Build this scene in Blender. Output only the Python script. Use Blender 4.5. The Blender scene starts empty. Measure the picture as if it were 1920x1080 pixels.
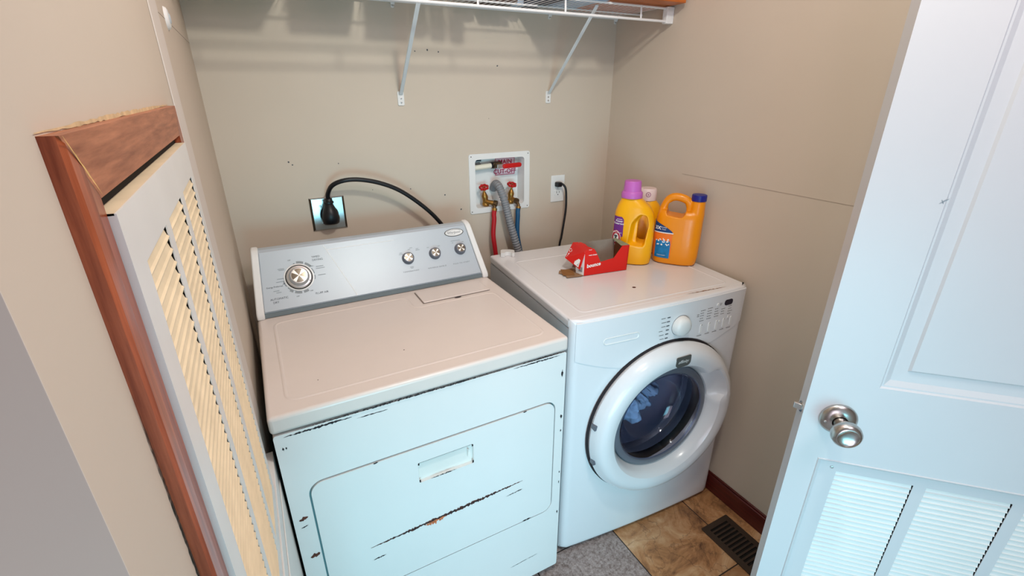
import bpy, bmesh, math, random
from mathutils import Vector, Matrix
PI = math.pi
random.seed(7)
scene = bpy.context.scene
C = scene.collection

# ------------------------------------------------------------------ camera
XO = 0.4623
cam_d = bpy.data.cameras.new('camera')
cam = bpy.data.objects.new('camera', cam_d); C.objects.link(cam); scene.camera = cam
cam_d.sensor_fit = 'HORIZONTAL'; cam_d.sensor_width = 36.0
cam_d.lens = 888.413 / 1920 * 36.0
cam_d.clip_start = 0.01
yaw, pitch, roll = 0.4924, 0.3969, -0.0017
fw = Vector((math.sin(yaw)*math.cos(pitch), math.cos(yaw)*math.cos(pitch), -math.sin(pitch)))
rt = Vector((math.cos(yaw), -math.sin(yaw), 0)); up = rt.cross(fw)
r2 = rt*math.cos(roll) + up*math.sin(roll); u2 = -rt*math.sin(roll) + up*math.cos(roll)
cam.matrix_world = Matrix(((r2.x, u2.x, -fw.x, 0.5541-XO), (r2.y, u2.y, -fw.y, -1.7509), (r2.z, u2.z, -fw.z, 1.5336), (0, 0, 0, 1)))

# ------------------------------------------------------------------ world, lights, exposure
w = bpy.data.worlds.new('world'); scene.world = w; w.use_nodes = True
w.node_tree.nodes['Background'].inputs['Color'].default_value = (0.85, 0.93, 1.0, 1)
w.node_tree.nodes['Background'].inputs['Strength'].default_value = 0.5
scene.view_settings.view_transform = 'Standard'; scene.view_settings.look = 'None'
scene.view_settings.gamma = 1.0; scene.view_settings.use_curve_mapping = False
scene.view_settings.exposure = 0.0

def area(name, loc, target, sx, sy, power, col, shape='RECTANGLE', spread=PI):
    d = bpy.data.lights.new(name, 'AREA'); d.shape = shape; d.size = sx
    if shape in ('RECTANGLE', 'ELLIPSE'): d.size_y = sy
    d.energy = power; d.color = col; d.spread = spread
    o = bpy.data.objects.new(name, d); C.objects.link(o); o.location = loc
    o.rotation_euler = (Vector(target) - Vector(loc)).to_track_quat('-Z', 'Y').to_euler()
    return o
# daylight through the glazed opening at the far end of the hall (behind the camera)
area('window_daylight', (0.20, -2.68, 0.60), (0.72, -0.8, 0.42), 0.9, 0.8, 8.3, (0.27, 0.82, 1.0), spread=math.radians(100))
# closet's ceiling lamp, plus added fills from the left hall, hall ceiling and closet ceiling
area('hall_left_fill', (-0.45, -2.68, 0.9), (1.2, -0.8, 0.6), 0.8, 1.4, 9.5, (0.88, 0.80, 0.94), spread=math.radians(150))  # added fill that lifts the right side of the washer
area('hall_ceiling_fill', (0.8, -2.1, 2.36), (0.2, -1.0, 1.0), 0.6, 0.6, 12.5, (0.92, 0.80, 0.90))  # added ambient fill, aimed at the left wall
area('closet_lamp_glow', (0.62, -1.45, 2.34), (0.75, -0.45, 0.9), 0.13, 0.13, 10.3, (0.97, 0.96, 0.86), 'DISK')
area('closet_ceiling_fill', (0.6, -0.9, 2.42), (0.6, -0.9, 0), 0.9, 0.9, 3.2, (1.0, 0.70, 0.68))  # added broad fill under the closet ceiling, not a fixture

# ------------------------------------------------------------------ materials
def lin(c):
    return tuple(((x/255)/12.92 if x/255 <= .04045 else ((x/255+.055)/1.055)**2.4) for x in c)
MATS = {}
def mat(name, rgb, rough=.5, metal=0.0, var=0.0, vscale=12, bump=0.0, bscale=60, spec=.5, trans=0.0, emis=None, coat=0.0, ior=1.45):
    m = bpy.data.materials.new(name); m.use_nodes = True; nt = m.node_tree
    b = nt.nodes['Principled BSDF']; c = lin(rgb)
    b.inputs['Base Color'].default_value = (*c, 1); b.inputs['Roughness'].default_value = rough
    b.inputs['Metallic'].default_value = metal; b.inputs['Specular IOR Level'].default_value = spec
    b.inputs['Transmission Weight'].default_value = trans; b.inputs['Coat Weight'].default_value = coat
    b.inputs['IOR'].default_value = ior
    if emis: b.inputs['Emission Color'].default_value = (*emis[0], 1); b.inputs['Emission Strength'].default_value = emis[1]
    tc = nt.nodes.new('ShaderNodeTexCoord')
    n = nt.nodes.new('ShaderNodeTexNoise'); n.inputs['Scale'].default_value = vscale; n.inputs['Detail'].default_value = 4
    nt.links.new(tc.outputs['Object'], n.inputs['Vector'])
    if var >= 0:
        v = max(var, .01)
        r = nt.nodes.new('ShaderNodeValToRGB'); r.color_ramp.elements[0].position = .3; r.color_ramp.elements[1].position = .7
        r.color_ramp.elements[0].color = (*[x*(1-v) for x in c], 1); r.color_ramp.elements[1].color = (*[min(1, x*(1+v)) for x in c], 1)
        nt.links.new(n.outputs['Fac'], r.inputs['Fac']); nt.links.new(r.outputs['Color'], b.inputs['Base Color'])
    if bump:
        n2 = nt.nodes.new('ShaderNodeTexNoise'); n2.inputs['Scale'].default_value = bscale; n2.inputs['Detail'].default_value = 3
        nt.links.new(tc.outputs['Object'], n2.inputs['Vector'])
        bp = nt.nodes.new('ShaderNodeBump'); bp.inputs['Strength'].default_value = bump; bp.inputs['Distance'].default_value = .002
        nt.links.new(n2.outputs['Fac'], bp.inputs['Height']); nt.links.new(bp.outputs['Normal'], b.inputs['Normal'])
    MATS[name] = m
    return m
WALL = mat('wall_paint', (201, 188, 172), .75, var=.025, vscale=2.5, bump=.08, bscale=45)
HALL = mat('hall_paint', (212, 203, 194), .75, var=.03, vscale=2, bump=.06, bscale=40)
CEIL = mat('ceiling_paint', (225, 222, 215), .85, var=.02, bump=.3, bscale=80)
ENAM = mat('white_enamel', (228, 228, 226), .22, var=.012, vscale=5, bump=.03, bscale=250, coat=.25)
ENAMT = mat('dryer_top_warm_lit', (222, 212, 205), .32, var=.02, vscale=6, bump=.04, bscale=200, coat=.15)  # enamel tinted pinkish, warm light from above put into the colour
WASH = mat('washer_enamel', (226, 226, 228), .24, var=.012, vscale=5, coat=.25)
PLAS = mat('white_plastic', (228, 228, 226), .35, var=.01)
CREAMP = mat('cream_plastic', (228, 226, 220), .4, var=.02)
DOORW = mat('door_paint', (201, 201, 202), .38, var=.012, vscale=4, bump=.07, bscale=70)
DOORD = mat('door_groove', (188, 190, 192), .5)
GRILW = mat('grille_white', (222, 220, 216), .4, var=.03, vscale=10)
GRILC = mat('grille_cream', (222, 204, 172), .5, var=.08, vscale=25)
DARK = mat('dark_void', (16, 14, 13), .9)
BLACK = mat('black_rubber', (16, 17, 22), .42, var=.05)
RUST = mat('rust_brown', (88, 48, 36), .85, var=.35, vscale=140)
RUSTD = mat('chipped_black', (38, 32, 36), .8, var=.3, vscale=160)
SILV = mat('silver_fascia', (178, 188, 196), .38, metal=.12, var=.01)
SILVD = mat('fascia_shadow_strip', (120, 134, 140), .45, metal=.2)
CHROM = mat('brushed_chrome', (205, 205, 204), .3, metal=.85, var=.03, vscale=60)
CHROD = mat('chrome_sheen_dark', (120, 112, 100), .3, metal=1)
CHROL = mat('chrome_sheen_light', (245, 244, 238), .35, metal=.6)
NICK = mat('satin_nickel', (190, 188, 184), .27, metal=1, var=.04, vscale=30)
STEEL = mat('stainless_plate', (215, 222, 224), .22, metal=.9, var=.02)
STEELD = mat('plate_bevel_reflection', (92, 84, 74), .35, metal=.9)
BRASS = mat('brass', (176, 134, 70), .35, metal=.9, var=.25, vscale=70)
BRASD = mat('tarnished_brass', (104, 84, 60), .45, metal=.8, var=.3, vscale=90)
REDP = mat('red_handle_paint', (190, 22, 22), .4, var=.1)
REDH = mat('red_hose_rubber', (176, 18, 30), .45, var=.06)
BLUH = mat('blue_hose_rubber', (18, 78, 118), .45, var=.06)
GRYH = mat('grey_corrugated_plastic', (132, 134, 138), .5, var=.05)
PVC = mat('pvc_pipe', (232, 226, 208), .35)
INK = mat('ink_grey', (70, 74, 80), .7)
INKL = mat('ink_light', (140, 150, 156), .7)
INKW = mat('ink_white', (240, 240, 238), .6)
INKR = mat('sign_magenta', (176, 20, 76), .6)
SIGNW = mat('sign_white', (240, 214, 222), .6)
ORNG = mat('yellow_bottle_plastic', (250, 178, 6), .33, var=.02, vscale=8, coat=.1)
ORNG2 = mat('amber_bottle_plastic', (240, 146, 6), .35, var=.02, vscale=8, coat=.1)
PURP = mat('lilac_cap_plastic', (196, 104, 190), .4)
PINKC = mat('pale_pink_cap', (232, 208, 204), .4)
BLUEC = mat('blue_cap_plastic', (26, 34, 132), .4)
LPUR = mat('label_purple', (112, 46, 130), .5)
LRED = mat('label_red', (176, 24, 50), .5)
LBLU = mat('label_blue', (16, 62, 120), .5)
LCYA = mat('label_cyan', (10, 120, 180), .5, var=.25, vscale=60)
LORG = mat('label_orange', (244, 120, 30), .5, var=.08, vscale=40)
CART = mat('red_carton', (214, 24, 14), .5, var=.04)
CARTIN = mat('grey_board_inside', (150, 134, 120), .8, var=.06, vscale=60)
KRAFT = mat('brown_board', (140, 96, 50), .85, var=.1, vscale=60)
WIRE = mat('white_coated_wire', (232, 232, 232), .35)
BRACE = mat('white_brace_enamel', (208, 216, 220), .4)
BRONZ = mat('bronze_register', (70, 56, 46), .5, metal=.3, var=.1)
GASK = mat('grey_rubber_gasket', (96, 100, 110), .35, coat=.3)
DRUM = mat('drum_steel', (200, 200, 212), .45, metal=.3)
DENIM = mat('blue_grey_cloth', (186, 204, 222), .9, var=.3, vscale=14, bump=.5, bscale=120)
LOGOG = mat('badge_grey', (84, 84, 82), .4)

def glass_mat():
    m = bpy.data.materials.new('door_glass'); m.use_nodes = True; nt = m.node_tree; nt.nodes.remove(nt.nodes['Principled BSDF'])
    tr = nt.nodes.new('ShaderNodeBsdfTransparent'); tr.inputs['Color'].default_value = (.88, .90, .97, 1)
    gl = nt.nodes.new('ShaderNodeBsdfGlossy'); gl.inputs['Roughness'].default_value = .02
    fr = nt.nodes.new('ShaderNodeFresnel'); ge = nt.nodes.new('ShaderNodeNewGeometry'); ma = nt.nodes.new('ShaderNodeMath'); ma.operation = 'MULTIPLY_ADD'
    ma.inputs[1].default_value = 1/1.35-1.35; ma.inputs[2].default_value = 1.35; nt.links.new(ge.outputs['Backfacing'], ma.inputs[0]); nt.links.new(ma.outputs[0], fr.inputs['IOR'])
    mx = nt.nodes.new('ShaderNodeMixShader'); nt.links.new(fr.outputs[0], mx.inputs[0]); nt.links.new(tr.outputs[0], mx.inputs[1]); nt.links.new(gl.outputs[0], mx.inputs[2])
    nt.links.new(mx.outputs[0], nt.nodes['Material Output'].inputs['Surface']); return m
GLASS = glass_mat()

def wood(name, c1, c2, scale=(30, 3, 3), rough=.4):
    m = bpy.data.materials.new(name); m.use_nodes = True; nt = m.node_tree; b = nt.nodes['Principled BSDF']
    tc = nt.nodes.new('ShaderNodeTexCoord'); mp = nt.nodes.new('ShaderNodeMapping'); mp.inputs['Scale'].default_value = scale
    n = nt.nodes.new('ShaderNodeTexNoise'); n.inputs['Scale'].default_value = 3; n.inputs['Detail'].default_value = 8; n.inputs['Roughness'].default_value = .65
    r = nt.nodes.new('ShaderNodeValToRGB'); r.color_ramp.elements[0].position = .3; r.color_ramp.elements[1].position = .72
    r.color_ramp.elements[0].color = (*lin(c1), 1); r.color_ramp.elements[1].color = (*lin(c2), 1)
    nt.links.new(tc.outputs['Object'], mp.inputs['Vector']); nt.links.new(mp.outputs['Vector'], n.inputs['Vector'])
    nt.links.new(n.outputs['Fac'], r.inputs['Fac']); nt.links.new(r.outputs['Color'], b.inputs['Base Color'])
    b.inputs['Roughness'].default_value = rough
    return m
WOODV = wood('red_brown_wood_upright', (118, 46, 18), (184, 98, 62), (60, 60, 3), .3)
WOODH = wood('red_brown_wood_head', (128, 68, 38), (188, 120, 84), (60, 4, 60), .45)
WOODB = wood('dark_red_wood', (66, 20, 18), (104, 38, 32), (40, 3, 60), .35)
WOODO = wood('orange_pine', (170, 84, 24), (208, 120, 50), (4, 60, 60), .45)

def floor_mat():
    m = bpy.data.materials.new('stone_vinyl'); m.use_nodes = True; nt = m.node_tree; b = nt.nodes['Principled BSDF']; L = nt.links.new
    def N(t): return nt.nodes.new(t)
    tc = N('ShaderNodeTexCoord'); sp = N('ShaderNodeSeparateXYZ'); L(tc.outputs['Object'], sp.inputs[0])
    def M(op, a, bb=None):
        n = N('ShaderNodeMath'); n.operation = op
        if isinstance(a, (int, float)): n.inputs[0].default_value = a
        else: L(a, n.inputs[0])
        if bb is not None:
            if isinstance(bb, (int, float)): n.inputs[1].default_value = bb
            else: L(bb, n.inputs[1])
        return n.outputs[0]
    T = .336
    xs = M('DIVIDE', M('SUBTRACT', sp.outputs[0], 1.036 - 10*T), T); ys = M('DIVIDE', M('ADD', sp.outputs[1], 1.105 + 20*T), T)
    fx = M('FRACT', xs); fy = M('FRACT', ys); ix = M('FLOOR', xs); iy = M('FLOOR', ys)
    cb = N('ShaderNodeCombineXYZ'); L(ix, cb.inputs[0]); L(iy, cb.inputs[1])
    wn = N('ShaderNodeTexWhiteNoise'); wn.noise_dimensions = '3D'; L(cb.outputs[0], wn.inputs['Vector'])
    # grout
    ex = M('MINIMUM', fx, M('SUBTRACT', 1, fx)); ey = M('MINIMUM', fy, M('SUBTRACT', 1, fy)); e = M('MINIMUM', ex, ey)
    g = M('LESS_THAN', e, .006)
    # marbling
    n1 = N('ShaderNodeTexNoise'); n1.inputs['Scale'].default_value = 7; n1.inputs['Detail'].default_value = 10; n1.inputs['Roughness'].default_value = .68; n1.inputs['Distortion'].default_value = 1.2
    off = N('ShaderNodeVectorMath'); off.operation = 'ADD'; L(tc.outputs['Object'], off.inputs[0])
    sc = N('ShaderNodeVectorMath'); sc.operation = 'SCALE'; L(wn.outputs['Color'], sc.inputs[0]); sc.inputs['Scale'].default_value = 9
    L(sc.outputs[0], off.inputs[1]); L(off.outputs[0], n1.inputs['Vector'])
    r1 = N('ShaderNodeValToRGB'); cr = r1.color_ramp
    cr.elements[0].position = .3; cr.elements[0].color = (*lin((84, 56, 38)), 1)
    cr.elements[1].position = .75; cr.elements[1].color = (*lin((206, 184, 158)), 1)
    x = cr.elements.new(.46); x.color = (*lin((156, 112, 74)), 1)
    x = cr.elements.new(.6); x.color = (*lin((178, 142, 106)), 1)
    L(n1.outputs['Fac'], r1.inputs['Fac'])
    # speckled grey version
    n2 = N('ShaderNodeTexNoise'); n2.inputs['Scale'].default_value = 90; n2.inputs['Detail'].default_value = 6; n2.inputs['Roughness'].default_value = .8
    L(off.outputs[0], n2.inputs['Vector'])
    r2_ = N('ShaderNodeValToRGB'); r2_.color_ramp.elements[0].position = .36; r2_.color_ramp.elements[0].color = (*lin((92, 76, 70)), 1)
    r2_.color_ramp.elements[1].position = .66; r2_.color_ramp.elements[1].color = (*lin((160, 148, 144)), 1)
    L(n2.outputs['Fac'], r2_.inputs['Fac'])
    left = M('LESS_THAN', ix, 9.5)
    mx = N('ShaderNodeMix'); mx.data_type = 'RGBA'; L(left, mx.inputs['Factor']); L(r1.outputs[0], mx.inputs['A']); L(r2_.outputs[0], mx.inputs['B'])
    # veins
    vo = N('ShaderNodeTexVoronoi'); vo.feature = 'DISTANCE_TO_EDGE'; vo.inputs['Scale'].default_value = 5
    n3 = N('ShaderNodeTexNoise'); n3.inputs['Scale'].default_value = 9; n3.inputs['Detail'].default_value = 5; L(off.outputs[0], n3.inputs['Vector'])
    a2 = N('ShaderNodeVectorMath'); a2.operation = 'ADD'; L(off.outputs[0], a2.inputs[0])
    s2 = N('ShaderNodeVectorMath'); s2.operation = 'SCALE'; L(n3.outputs['Color'], s2.inputs[0]); s2.inputs['Scale'].default_value = .35; L(s2.outputs[0], a2.inputs[1])
    L(a2.outputs[0], vo.inputs['Vector'])
    vein = M('MULTIPLY', M('LESS_THAN', vo.outputs['Distance'], .012), M('SUBTRACT', 1, left))
    vein = M('MULTIPLY', vein, .35)
    mv = N('ShaderNodeMix'); mv.data_type = 'RGBA'; L(vein, mv.inputs['Factor']); L(mx.outputs['Result'], mv.inputs['A']); mv.inputs['B'].default_value = (*lin((60, 40, 30)), 1)
    # per-tile tone
    hv = N('ShaderNodeHueSaturation'); L(mv.outputs['Result'], hv.inputs['Color'])
    L(M('ADD', M('MULTIPLY', wn.outputs['Value'], .4), 1.15), hv.inputs['Value'])
    mg = N('ShaderNodeMix'); mg.data_type = 'RGBA'; L(g, mg.inputs['Factor']); L(hv.outputs[0], mg.inputs['A']); mg.inputs['B'].default_value = (*lin((40, 32, 28)), 1)
    L(mg.outputs['Result'], b.inputs['Base Color']); b.inputs['Roughness'].default_value = .38
    return m
FLOOR = floor_mat()

# ------------------------------------------------------------------ mesh building
class MB:
    def __init__(s): s.v = []; s.f = []; s.m = []
    def add(s, verts, faces, m=0):
        o = len(s.v); s.v += [tuple(v) for v in verts]
        for f in faces: s.f.append(tuple(o+i for i in f)); s.m.append(m)
        return s
    def box(s, a, b, m=0):
        x0, y0, z0 = a; x1, y1, z1 = b
        return s.add([(x0, y0, z0), (x1, y0, z0), (x1, y1, z0), (x0, y1, z0), (x0, y0, z1), (x1, y0, z1), (x1, y1, z1), (x0, y1, z1)],
                     [(0, 3, 2, 1), (4, 5, 6, 7), (0, 1, 5, 4), (1, 2, 6, 5), (2, 3, 7, 6), (3, 0, 4, 7)], m)
    def prism(s, pts, fn, a, b, m=0):
        """pts 2D outline; fn(u, v, w) -> 3D; extruded w from a to b"""
        n = len(pts)
        s.add([fn(u, v, a) for u, v in pts] + [fn(u, v, b) for u, v in pts],
              [tuple(range(n))[::-1], tuple(range(n, 2*n))] + [(i, (i+1) % n, n+(i+1) % n, n+i) for i in range(n)], m)
        return s
    def tube(s, path, r, seg=12, m=0, caps=True, rfn=None):
        P = [Vector(p) for p in path]; n = len(P); rings = []
        t0 = (P[1]-P[0]).normalized(); ref = Vector((0, 0, 1)) if abs(t0.z) < .9 else Vector((1, 0, 0))
        nrm = t0.cross(ref).normalized()
        for i in range(n):
            t = (P[min(i+1, n-1)] - P[max(i-1, 0)]).normalized()
            nrm = (nrm - t*nrm.dot(t)).normalized(); bn = t.cross(nrm)
            rr = rfn(i) if rfn else r
            rings.append([P[i] + (nrm*math.cos(2*PI*k/seg) + bn*math.sin(2*PI*k/seg))*rr for k in range(seg)])
        vs = [v for R in rings for v in R]; fs = []
        for i in range(n-1):
            for k in range(seg):
                fs.append((i*seg+k, i*seg+(k+1) % seg, (i+1)*seg+(k+1) % seg, (i+1)*seg+k))
        if caps: fs += [tuple(range(seg))[::-1], tuple(range((n-1)*seg, n*seg))]
        return s.add(vs, fs, m)
    def lathe(s, prof, o, ax, ex, seg=32, m=0, rmul=None, mfn=None):
        """prof [(r, h)], axis from o along ax"""
        o = Vector(o); ax = Vector(ax).normalized(); ex = Vector(ex).normalized(); ey = ax.cross(ex)
        n = len(prof); vs = []
        for k in range(seg):
            a = 2*PI*k/seg
            for i, (r, h) in enumerate(prof):
                rr = r if not rmul else rmul(a, i, r)
                vs.append(o + ax*h + (ex*math.cos(a) + ey*math.sin(a))*rr)
        b0 = len(s.v); s.v += [tuple(v) for v in vs]
        for k in range(seg):
            for i in range(n-1):
                q = (b0+k*n+i, b0+((k+1) % seg)*n+i, b0+((k+1) % seg)*n+i+1, b0+k*n+i+1)
                s.f.append(q); s.m.append(mfn(i, k) if mfn else m)
        return s
    def build(s, name, mats, parent=None, loc=None, smooth=True, bevel=0, bseg=3, sub=0, angle=32, recalc=True, merge=True):
        me = bpy.data.meshes.new(name); me.from_pydata(s.v, [], s.f); 
        if not isinstance(mats, (list, tuple)): mats = [mats]
        for m in mats: me.materials.append(m)
        for p, mi in zip(me.polygons, s.m): p.material_index = mi
        bm = bmesh.new(); bm.from_mesh(me)
        if merge: bmesh.ops.remove_doubles(bm, verts=bm.verts, dist=1e-6)
        if recalc: bmesh.ops.recalc_face_normals(bm, faces=bm.faces)
        bm.to_mesh(me); bm.free()
        if smooth:
            me.shade_smooth(); me.set_sharp_from_angle(angle=math.radians(angle))
        o = bpy.data.objects.new(name, me); C.objects.link(o)
        if parent: o.parent = parent
        if loc: o.location = loc
        if bevel:
            b = o.modifiers.new('bevel', 'BEVEL'); b.width = bevel; b.segments = bseg; b.limit_method = 'ANGLE'; b.angle_limit = math.radians(40); b.harden_normals = False
        if sub:
            b = o.modifiers.new('sub', 'SUBSURF'); b.levels = sub; b.render_levels = sub
        return o

def tag(o, label, cat, group=None, kind=None):
    o['label'] = label; o['category'] = cat
    if group: o['group'] = group
    if kind: o['kind'] = kind
    return o
def thing(name, loc, label, cat, rz=0, group=None):
    o = bpy.data.objects.new(name, None); o.empty_display_size = .05; C.objects.link(o)
    o.location = loc; o.rotation_euler = (0, 0, rz); return tag(o, label, cat, group)
def struct(o, label=None):
    o['kind'] = 'structure'
    if label: o['label'] = label
    return o
def lab(o, l): o['label'] = l; return o

def rrect(x0, y0, x1, y1, r, n=5):
    pts = []
    for cx, cy, a0 in ((x1-r, y0+r, -PI/2), (x1-r, y1-r, 0), (x0+r, y1-r, PI/2), (x0+r, y0+r, PI)):
        for i in range(n+1):
            a = a0 + PI/2*i/n; pts.append((cx+r*math.cos(a), cy+r*math.sin(a)))
    return pts
def circ(cx, cy, r, n=32, r2=None): return [(cx+r*math.cos(2*PI*i/n), cy+(r2 or r)*math.sin(2*PI*i/n)) for i in range(n)]
def plate(mb, outer, holes, fn, a, b, m=0):
    """flat plate with holes: fn(u,v,w)->3D, thickness from w=a (front) to w=b"""
    bm = bmesh.new(); loops = [outer] + holes; edges = []; idx = {}
    allp = []
    for lp in loops:
        vs = [bm.verts.new((u, v, 0)) for u, v in lp]
        base = len(allp); allp += lp
        for i, vv in enumerate(vs): idx[vv] = base+i
        for i in range(len(vs)): edges.append(bm.edges.new((vs[i], vs[(i+1) % len(vs)])))
    bmesh.ops.triangle_fill(bm, use_beauty=True, use_dissolve=False, edges=edges)
    tris = []
    for f in bm.faces:
        t = [idx[v] for v in f.verts]; tris.append(t)
    bm.free(); N_ = len(allp)
    mb.add([fn(u, v, a) for u, v in allp] + [fn(u, v, b) for u, v in allp], [], m)
    o = len(mb.v) - 2*N_
    for t in tris:
        mb.f.append(tuple(o+i for i in t)); mb.m.append(m); mb.f.append(tuple(o+N_+i for i in t[::-1])); mb.m.append(m)
    k = 0
    for lp in loops:
        n = len(lp)
        for i in range(n):
            j = (i+1) % n; mb.f.append((o+k+i, o+k+j, o+N_+k+j, o+N_+k+i)); mb.m.append(m)
        k += n
    return mb
TXT = {}
def text2d(s, size, shear=0.0, center=True, bold=0.0, spacing=1.0):
    key = (s, bold, spacing, shear)
    if key not in TXT:
        cu = bpy.data.curves.new('t', 'FONT'); cu.body = s; cu.size = 1; cu.offset = bold; cu.space_character = spacing; cu.resolution_u = 3; cu.shear = shear
        o = bpy.data.objects.new('t', cu); C.objects.link(o); bpy.context.view_layer.update()
        me = bpy.data.meshes.new_from_object(o.evaluated_get(bpy.context.evaluated_depsgraph_get()))
        TXT[key] = ([(v.co.x, v.co.y) for v in me.vertices], [tuple(p.vertices) for p in me.polygons])
        bpy.data.objects.remove(o); bpy.data.curves.remove(cu); bpy.data.meshes.remove(me)
    vs, fs = TXT[key]
    if not vs: return [], []
    x0 = min(v[0] for v in vs); x1 = max(v[0] for v in vs); y0 = min(v[1] for v in vs); y1 = max(v[1] for v in vs)
    cx, cy = ((x0+x1)/2, (y0+y1)/2) if center else (x0, 0)
    return [((x-cx)*size, (y-cy)*size) for x, y in vs], fs
def put_text(mb, s, size, u, v, fn, wv, m=0, rot=0.0, **k):
    vs, fs = text2d(s, size, **k); c, sn = math.cos(rot), math.sin(rot)
    mb.add([fn(u+x*c-y*sn, v+x*sn+y*c, wv) for x, y in vs], fs, m); return mb
def flat(mb, pts, fn, wv, m=0):
    mb.add([fn(u, v, wv) for u, v in pts], [tuple(range(len(pts)))], m); return mb
def jag(mb, p0, p1, wid, fn, wv, m=0, n=40, amp=.6, seed=1):
    """ragged scratch: tapered strip with rough edges"""
    R = random.Random(seed); x0, y0 = p0; x1, y1 = p1; L = math.hypot(x1-x0, y1-y0); nx, ny = -(y1-y0)/L, (x1-x0)/L
    a = []; b = []
    for i in range(n+1):
        t = i/n; wd = wid*(max(.02, math.sin(PI*t))**.6 if 0 < t < 1 else .1)*.5
        a.append((x0+(x1-x0)*t+nx*wd*(1+R.uniform(-amp, amp)), y0+(y1-y0)*t+ny*wd*(1+R.uniform(-amp, amp))))
        b.append((x0+(x1-x0)*t-nx*wd*(1+R.uniform(-amp, amp)), y0+(y1-y0)*t-ny*wd*(1+R.uniform(-amp, amp))))
    vs = [fn(u, v, wv) for u, v in a+b]
    mb.add(vs, [(i, i+1, n+2+i, n+1+i) for i in range(n)], m); return mb
def spline(pts, k=8):
    P = [Vector(p) for p in pts]; out = []
    for i in range(len(P)-1):
        p0 = P[max(i-1, 0)]; p1 = P[i]; p2 = P[i+1]; p3 = P[min(i+2, len(P)-1)]
        for j in range(k):
            t = j/k
            out.append(.5*((2*p1)+(p2-p0)*t+(2*p0-5*p1+4*p2-p3)*t*t+(3*p1-p0-3*p2+p3)*t**3))
    out.append(P[-1]); return out
XZ = lambda y0=0, s=1: (lambda u, v, w: (u, y0+s*w, v))       # front facing -Y
YZ = lambda x0=0, s=1: (lambda u, v, w: (x0+s*w, u, v))

# ------------------------------------------------------------------ room shell
XR = 1.5226; ZC = 2.44
m = MB(); m.box((-1.7, -2.85, -.08), (2.75, .15, 0)); struct(m.build('floor', FLOOR, smooth=False), 'stone look vinyl floor')
m = MB(); m.box((-1.7, -2.85, ZC), (2.75, .15, ZC+.1)); struct(m.build('ceiling', CEIL, smooth=False))
m = MB(); plate(m, [(-.12, 0), (XR+.12, 0), (XR+.12, ZC), (-.12, ZC)], [[(.860, 1.080), (1.094, 1.080), (1.094, 1.284), (.860, 1.284)]], XZ(), 0, .13)
wb = m.build('wall_back', WALL, smooth=False); struct(wb)
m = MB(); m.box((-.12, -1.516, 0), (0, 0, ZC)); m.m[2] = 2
for z in (1.655,):   # drywall seam running back to the corner
    m.box((-.001, -.68, z-.0004), (.0003, 0, z+.0004), 1)
HALLL = mat('hall_left_darkened', (168, 156, 144), .8, var=.04, vscale=2)  # paint darkened to offset strong hall light on these faces
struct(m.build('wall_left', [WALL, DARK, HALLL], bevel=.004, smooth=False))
m = MB(); m.box((XR, -1.9, 0), (XR+.12, 0, ZC)); struct(m.build('wall_right', WALL, smooth=False))
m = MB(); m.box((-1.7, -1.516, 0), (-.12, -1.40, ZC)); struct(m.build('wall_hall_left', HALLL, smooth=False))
m = MB(); m.box((XR+.12, -1.9, 0), (2.75, -1.78, ZC)); struct(m.build('wall_hall_right', HALL, smooth=False))
m = MB(); m.box((-1.8, -2.85, 0), (-1.7, -1.4, ZC)); struct(m.build('wall_far_left', HALL, smooth=False))
m = MB(); m.box((2.75, -2.85, 0), (2.85, -1.78, ZC)); struct(m.build('wall_far_right', HALL, smooth=False))
m = MB(); plate(m, [(-1.7, 0), (2.75, 0), (2.75, ZC), (-1.7, ZC)], [[(-.5, .1), (.8, .1), (.8, 2.05), (-.5, 2.05)]], XZ(), -2.85, -2.75)
struct(m.build('wall_front', HALL, smooth=False))
m = MB(); plate(m, [(-.5, .1), (.8, .1), (.8, 2.05), (-.5, 2.05)], [[(-.44, .16), (.12, .16), (.12, 1.99), (-.44, 1.99)], [(.18, .16), (.74, .16), (.74, 1.99), (.18, 1.99)]], XZ(), -2.82, -2.77)
wn = struct(m.build('window_1', DOORW, smooth=False))
# thin raised tape strip beside the grille, baseboard, wall seam
m = MB(); m.box((0, -.79, 0), (.0022, -.685, ZC)); struct(m.build('trim_2', HALL, bevel=.001), 'thin painted drywall strip beside the grille')
m = MB(); m.box((XR-.012, -1.88, 0), (XR, -.02, .078)); m.box((XR-.007, -1.88, .078), (XR, -.02, .086)); struct(m.build('baseboard_right', WOODB, bevel=.003), 'dark red wooden baseboard')
m = MB(); m.box((XR-.0006, -1.2, 1.2365), (XR+.001, -.45, 1.2385)); struct(m.build('trim_3', mat('seam_line', (176, 162, 148), .8), smooth=False), 'faint horizontal drywall seam')

# wall specks (nail pops, scuffs)
m = MB(); R = random.Random(3)
for (x, z, s) in [(.355, 1.30, .003), (.60, 1.19, .003), (.70, 1.66, .004), (.655, 1.655, .003), (.74, 1.655, .003), (.97, 1.615, .004), (.735, 1.155, .004), (.20, 1.315, .004), (.21, 1.305, .003), (.80, 1.09, .005), (.46, 1.2, .002), (.93, 1.43, .002)]:
    m.add([(x+s*math.cos(a)*R.uniform(.5, 1), -.0004, z+s*math.sin(a)*R.uniform(.5, 1)) for a in [i*PI/3 for i in range(6)]], [tuple(range(6))])
o = m.build('scuff_mark', INK, wb, smooth=False)

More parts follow.
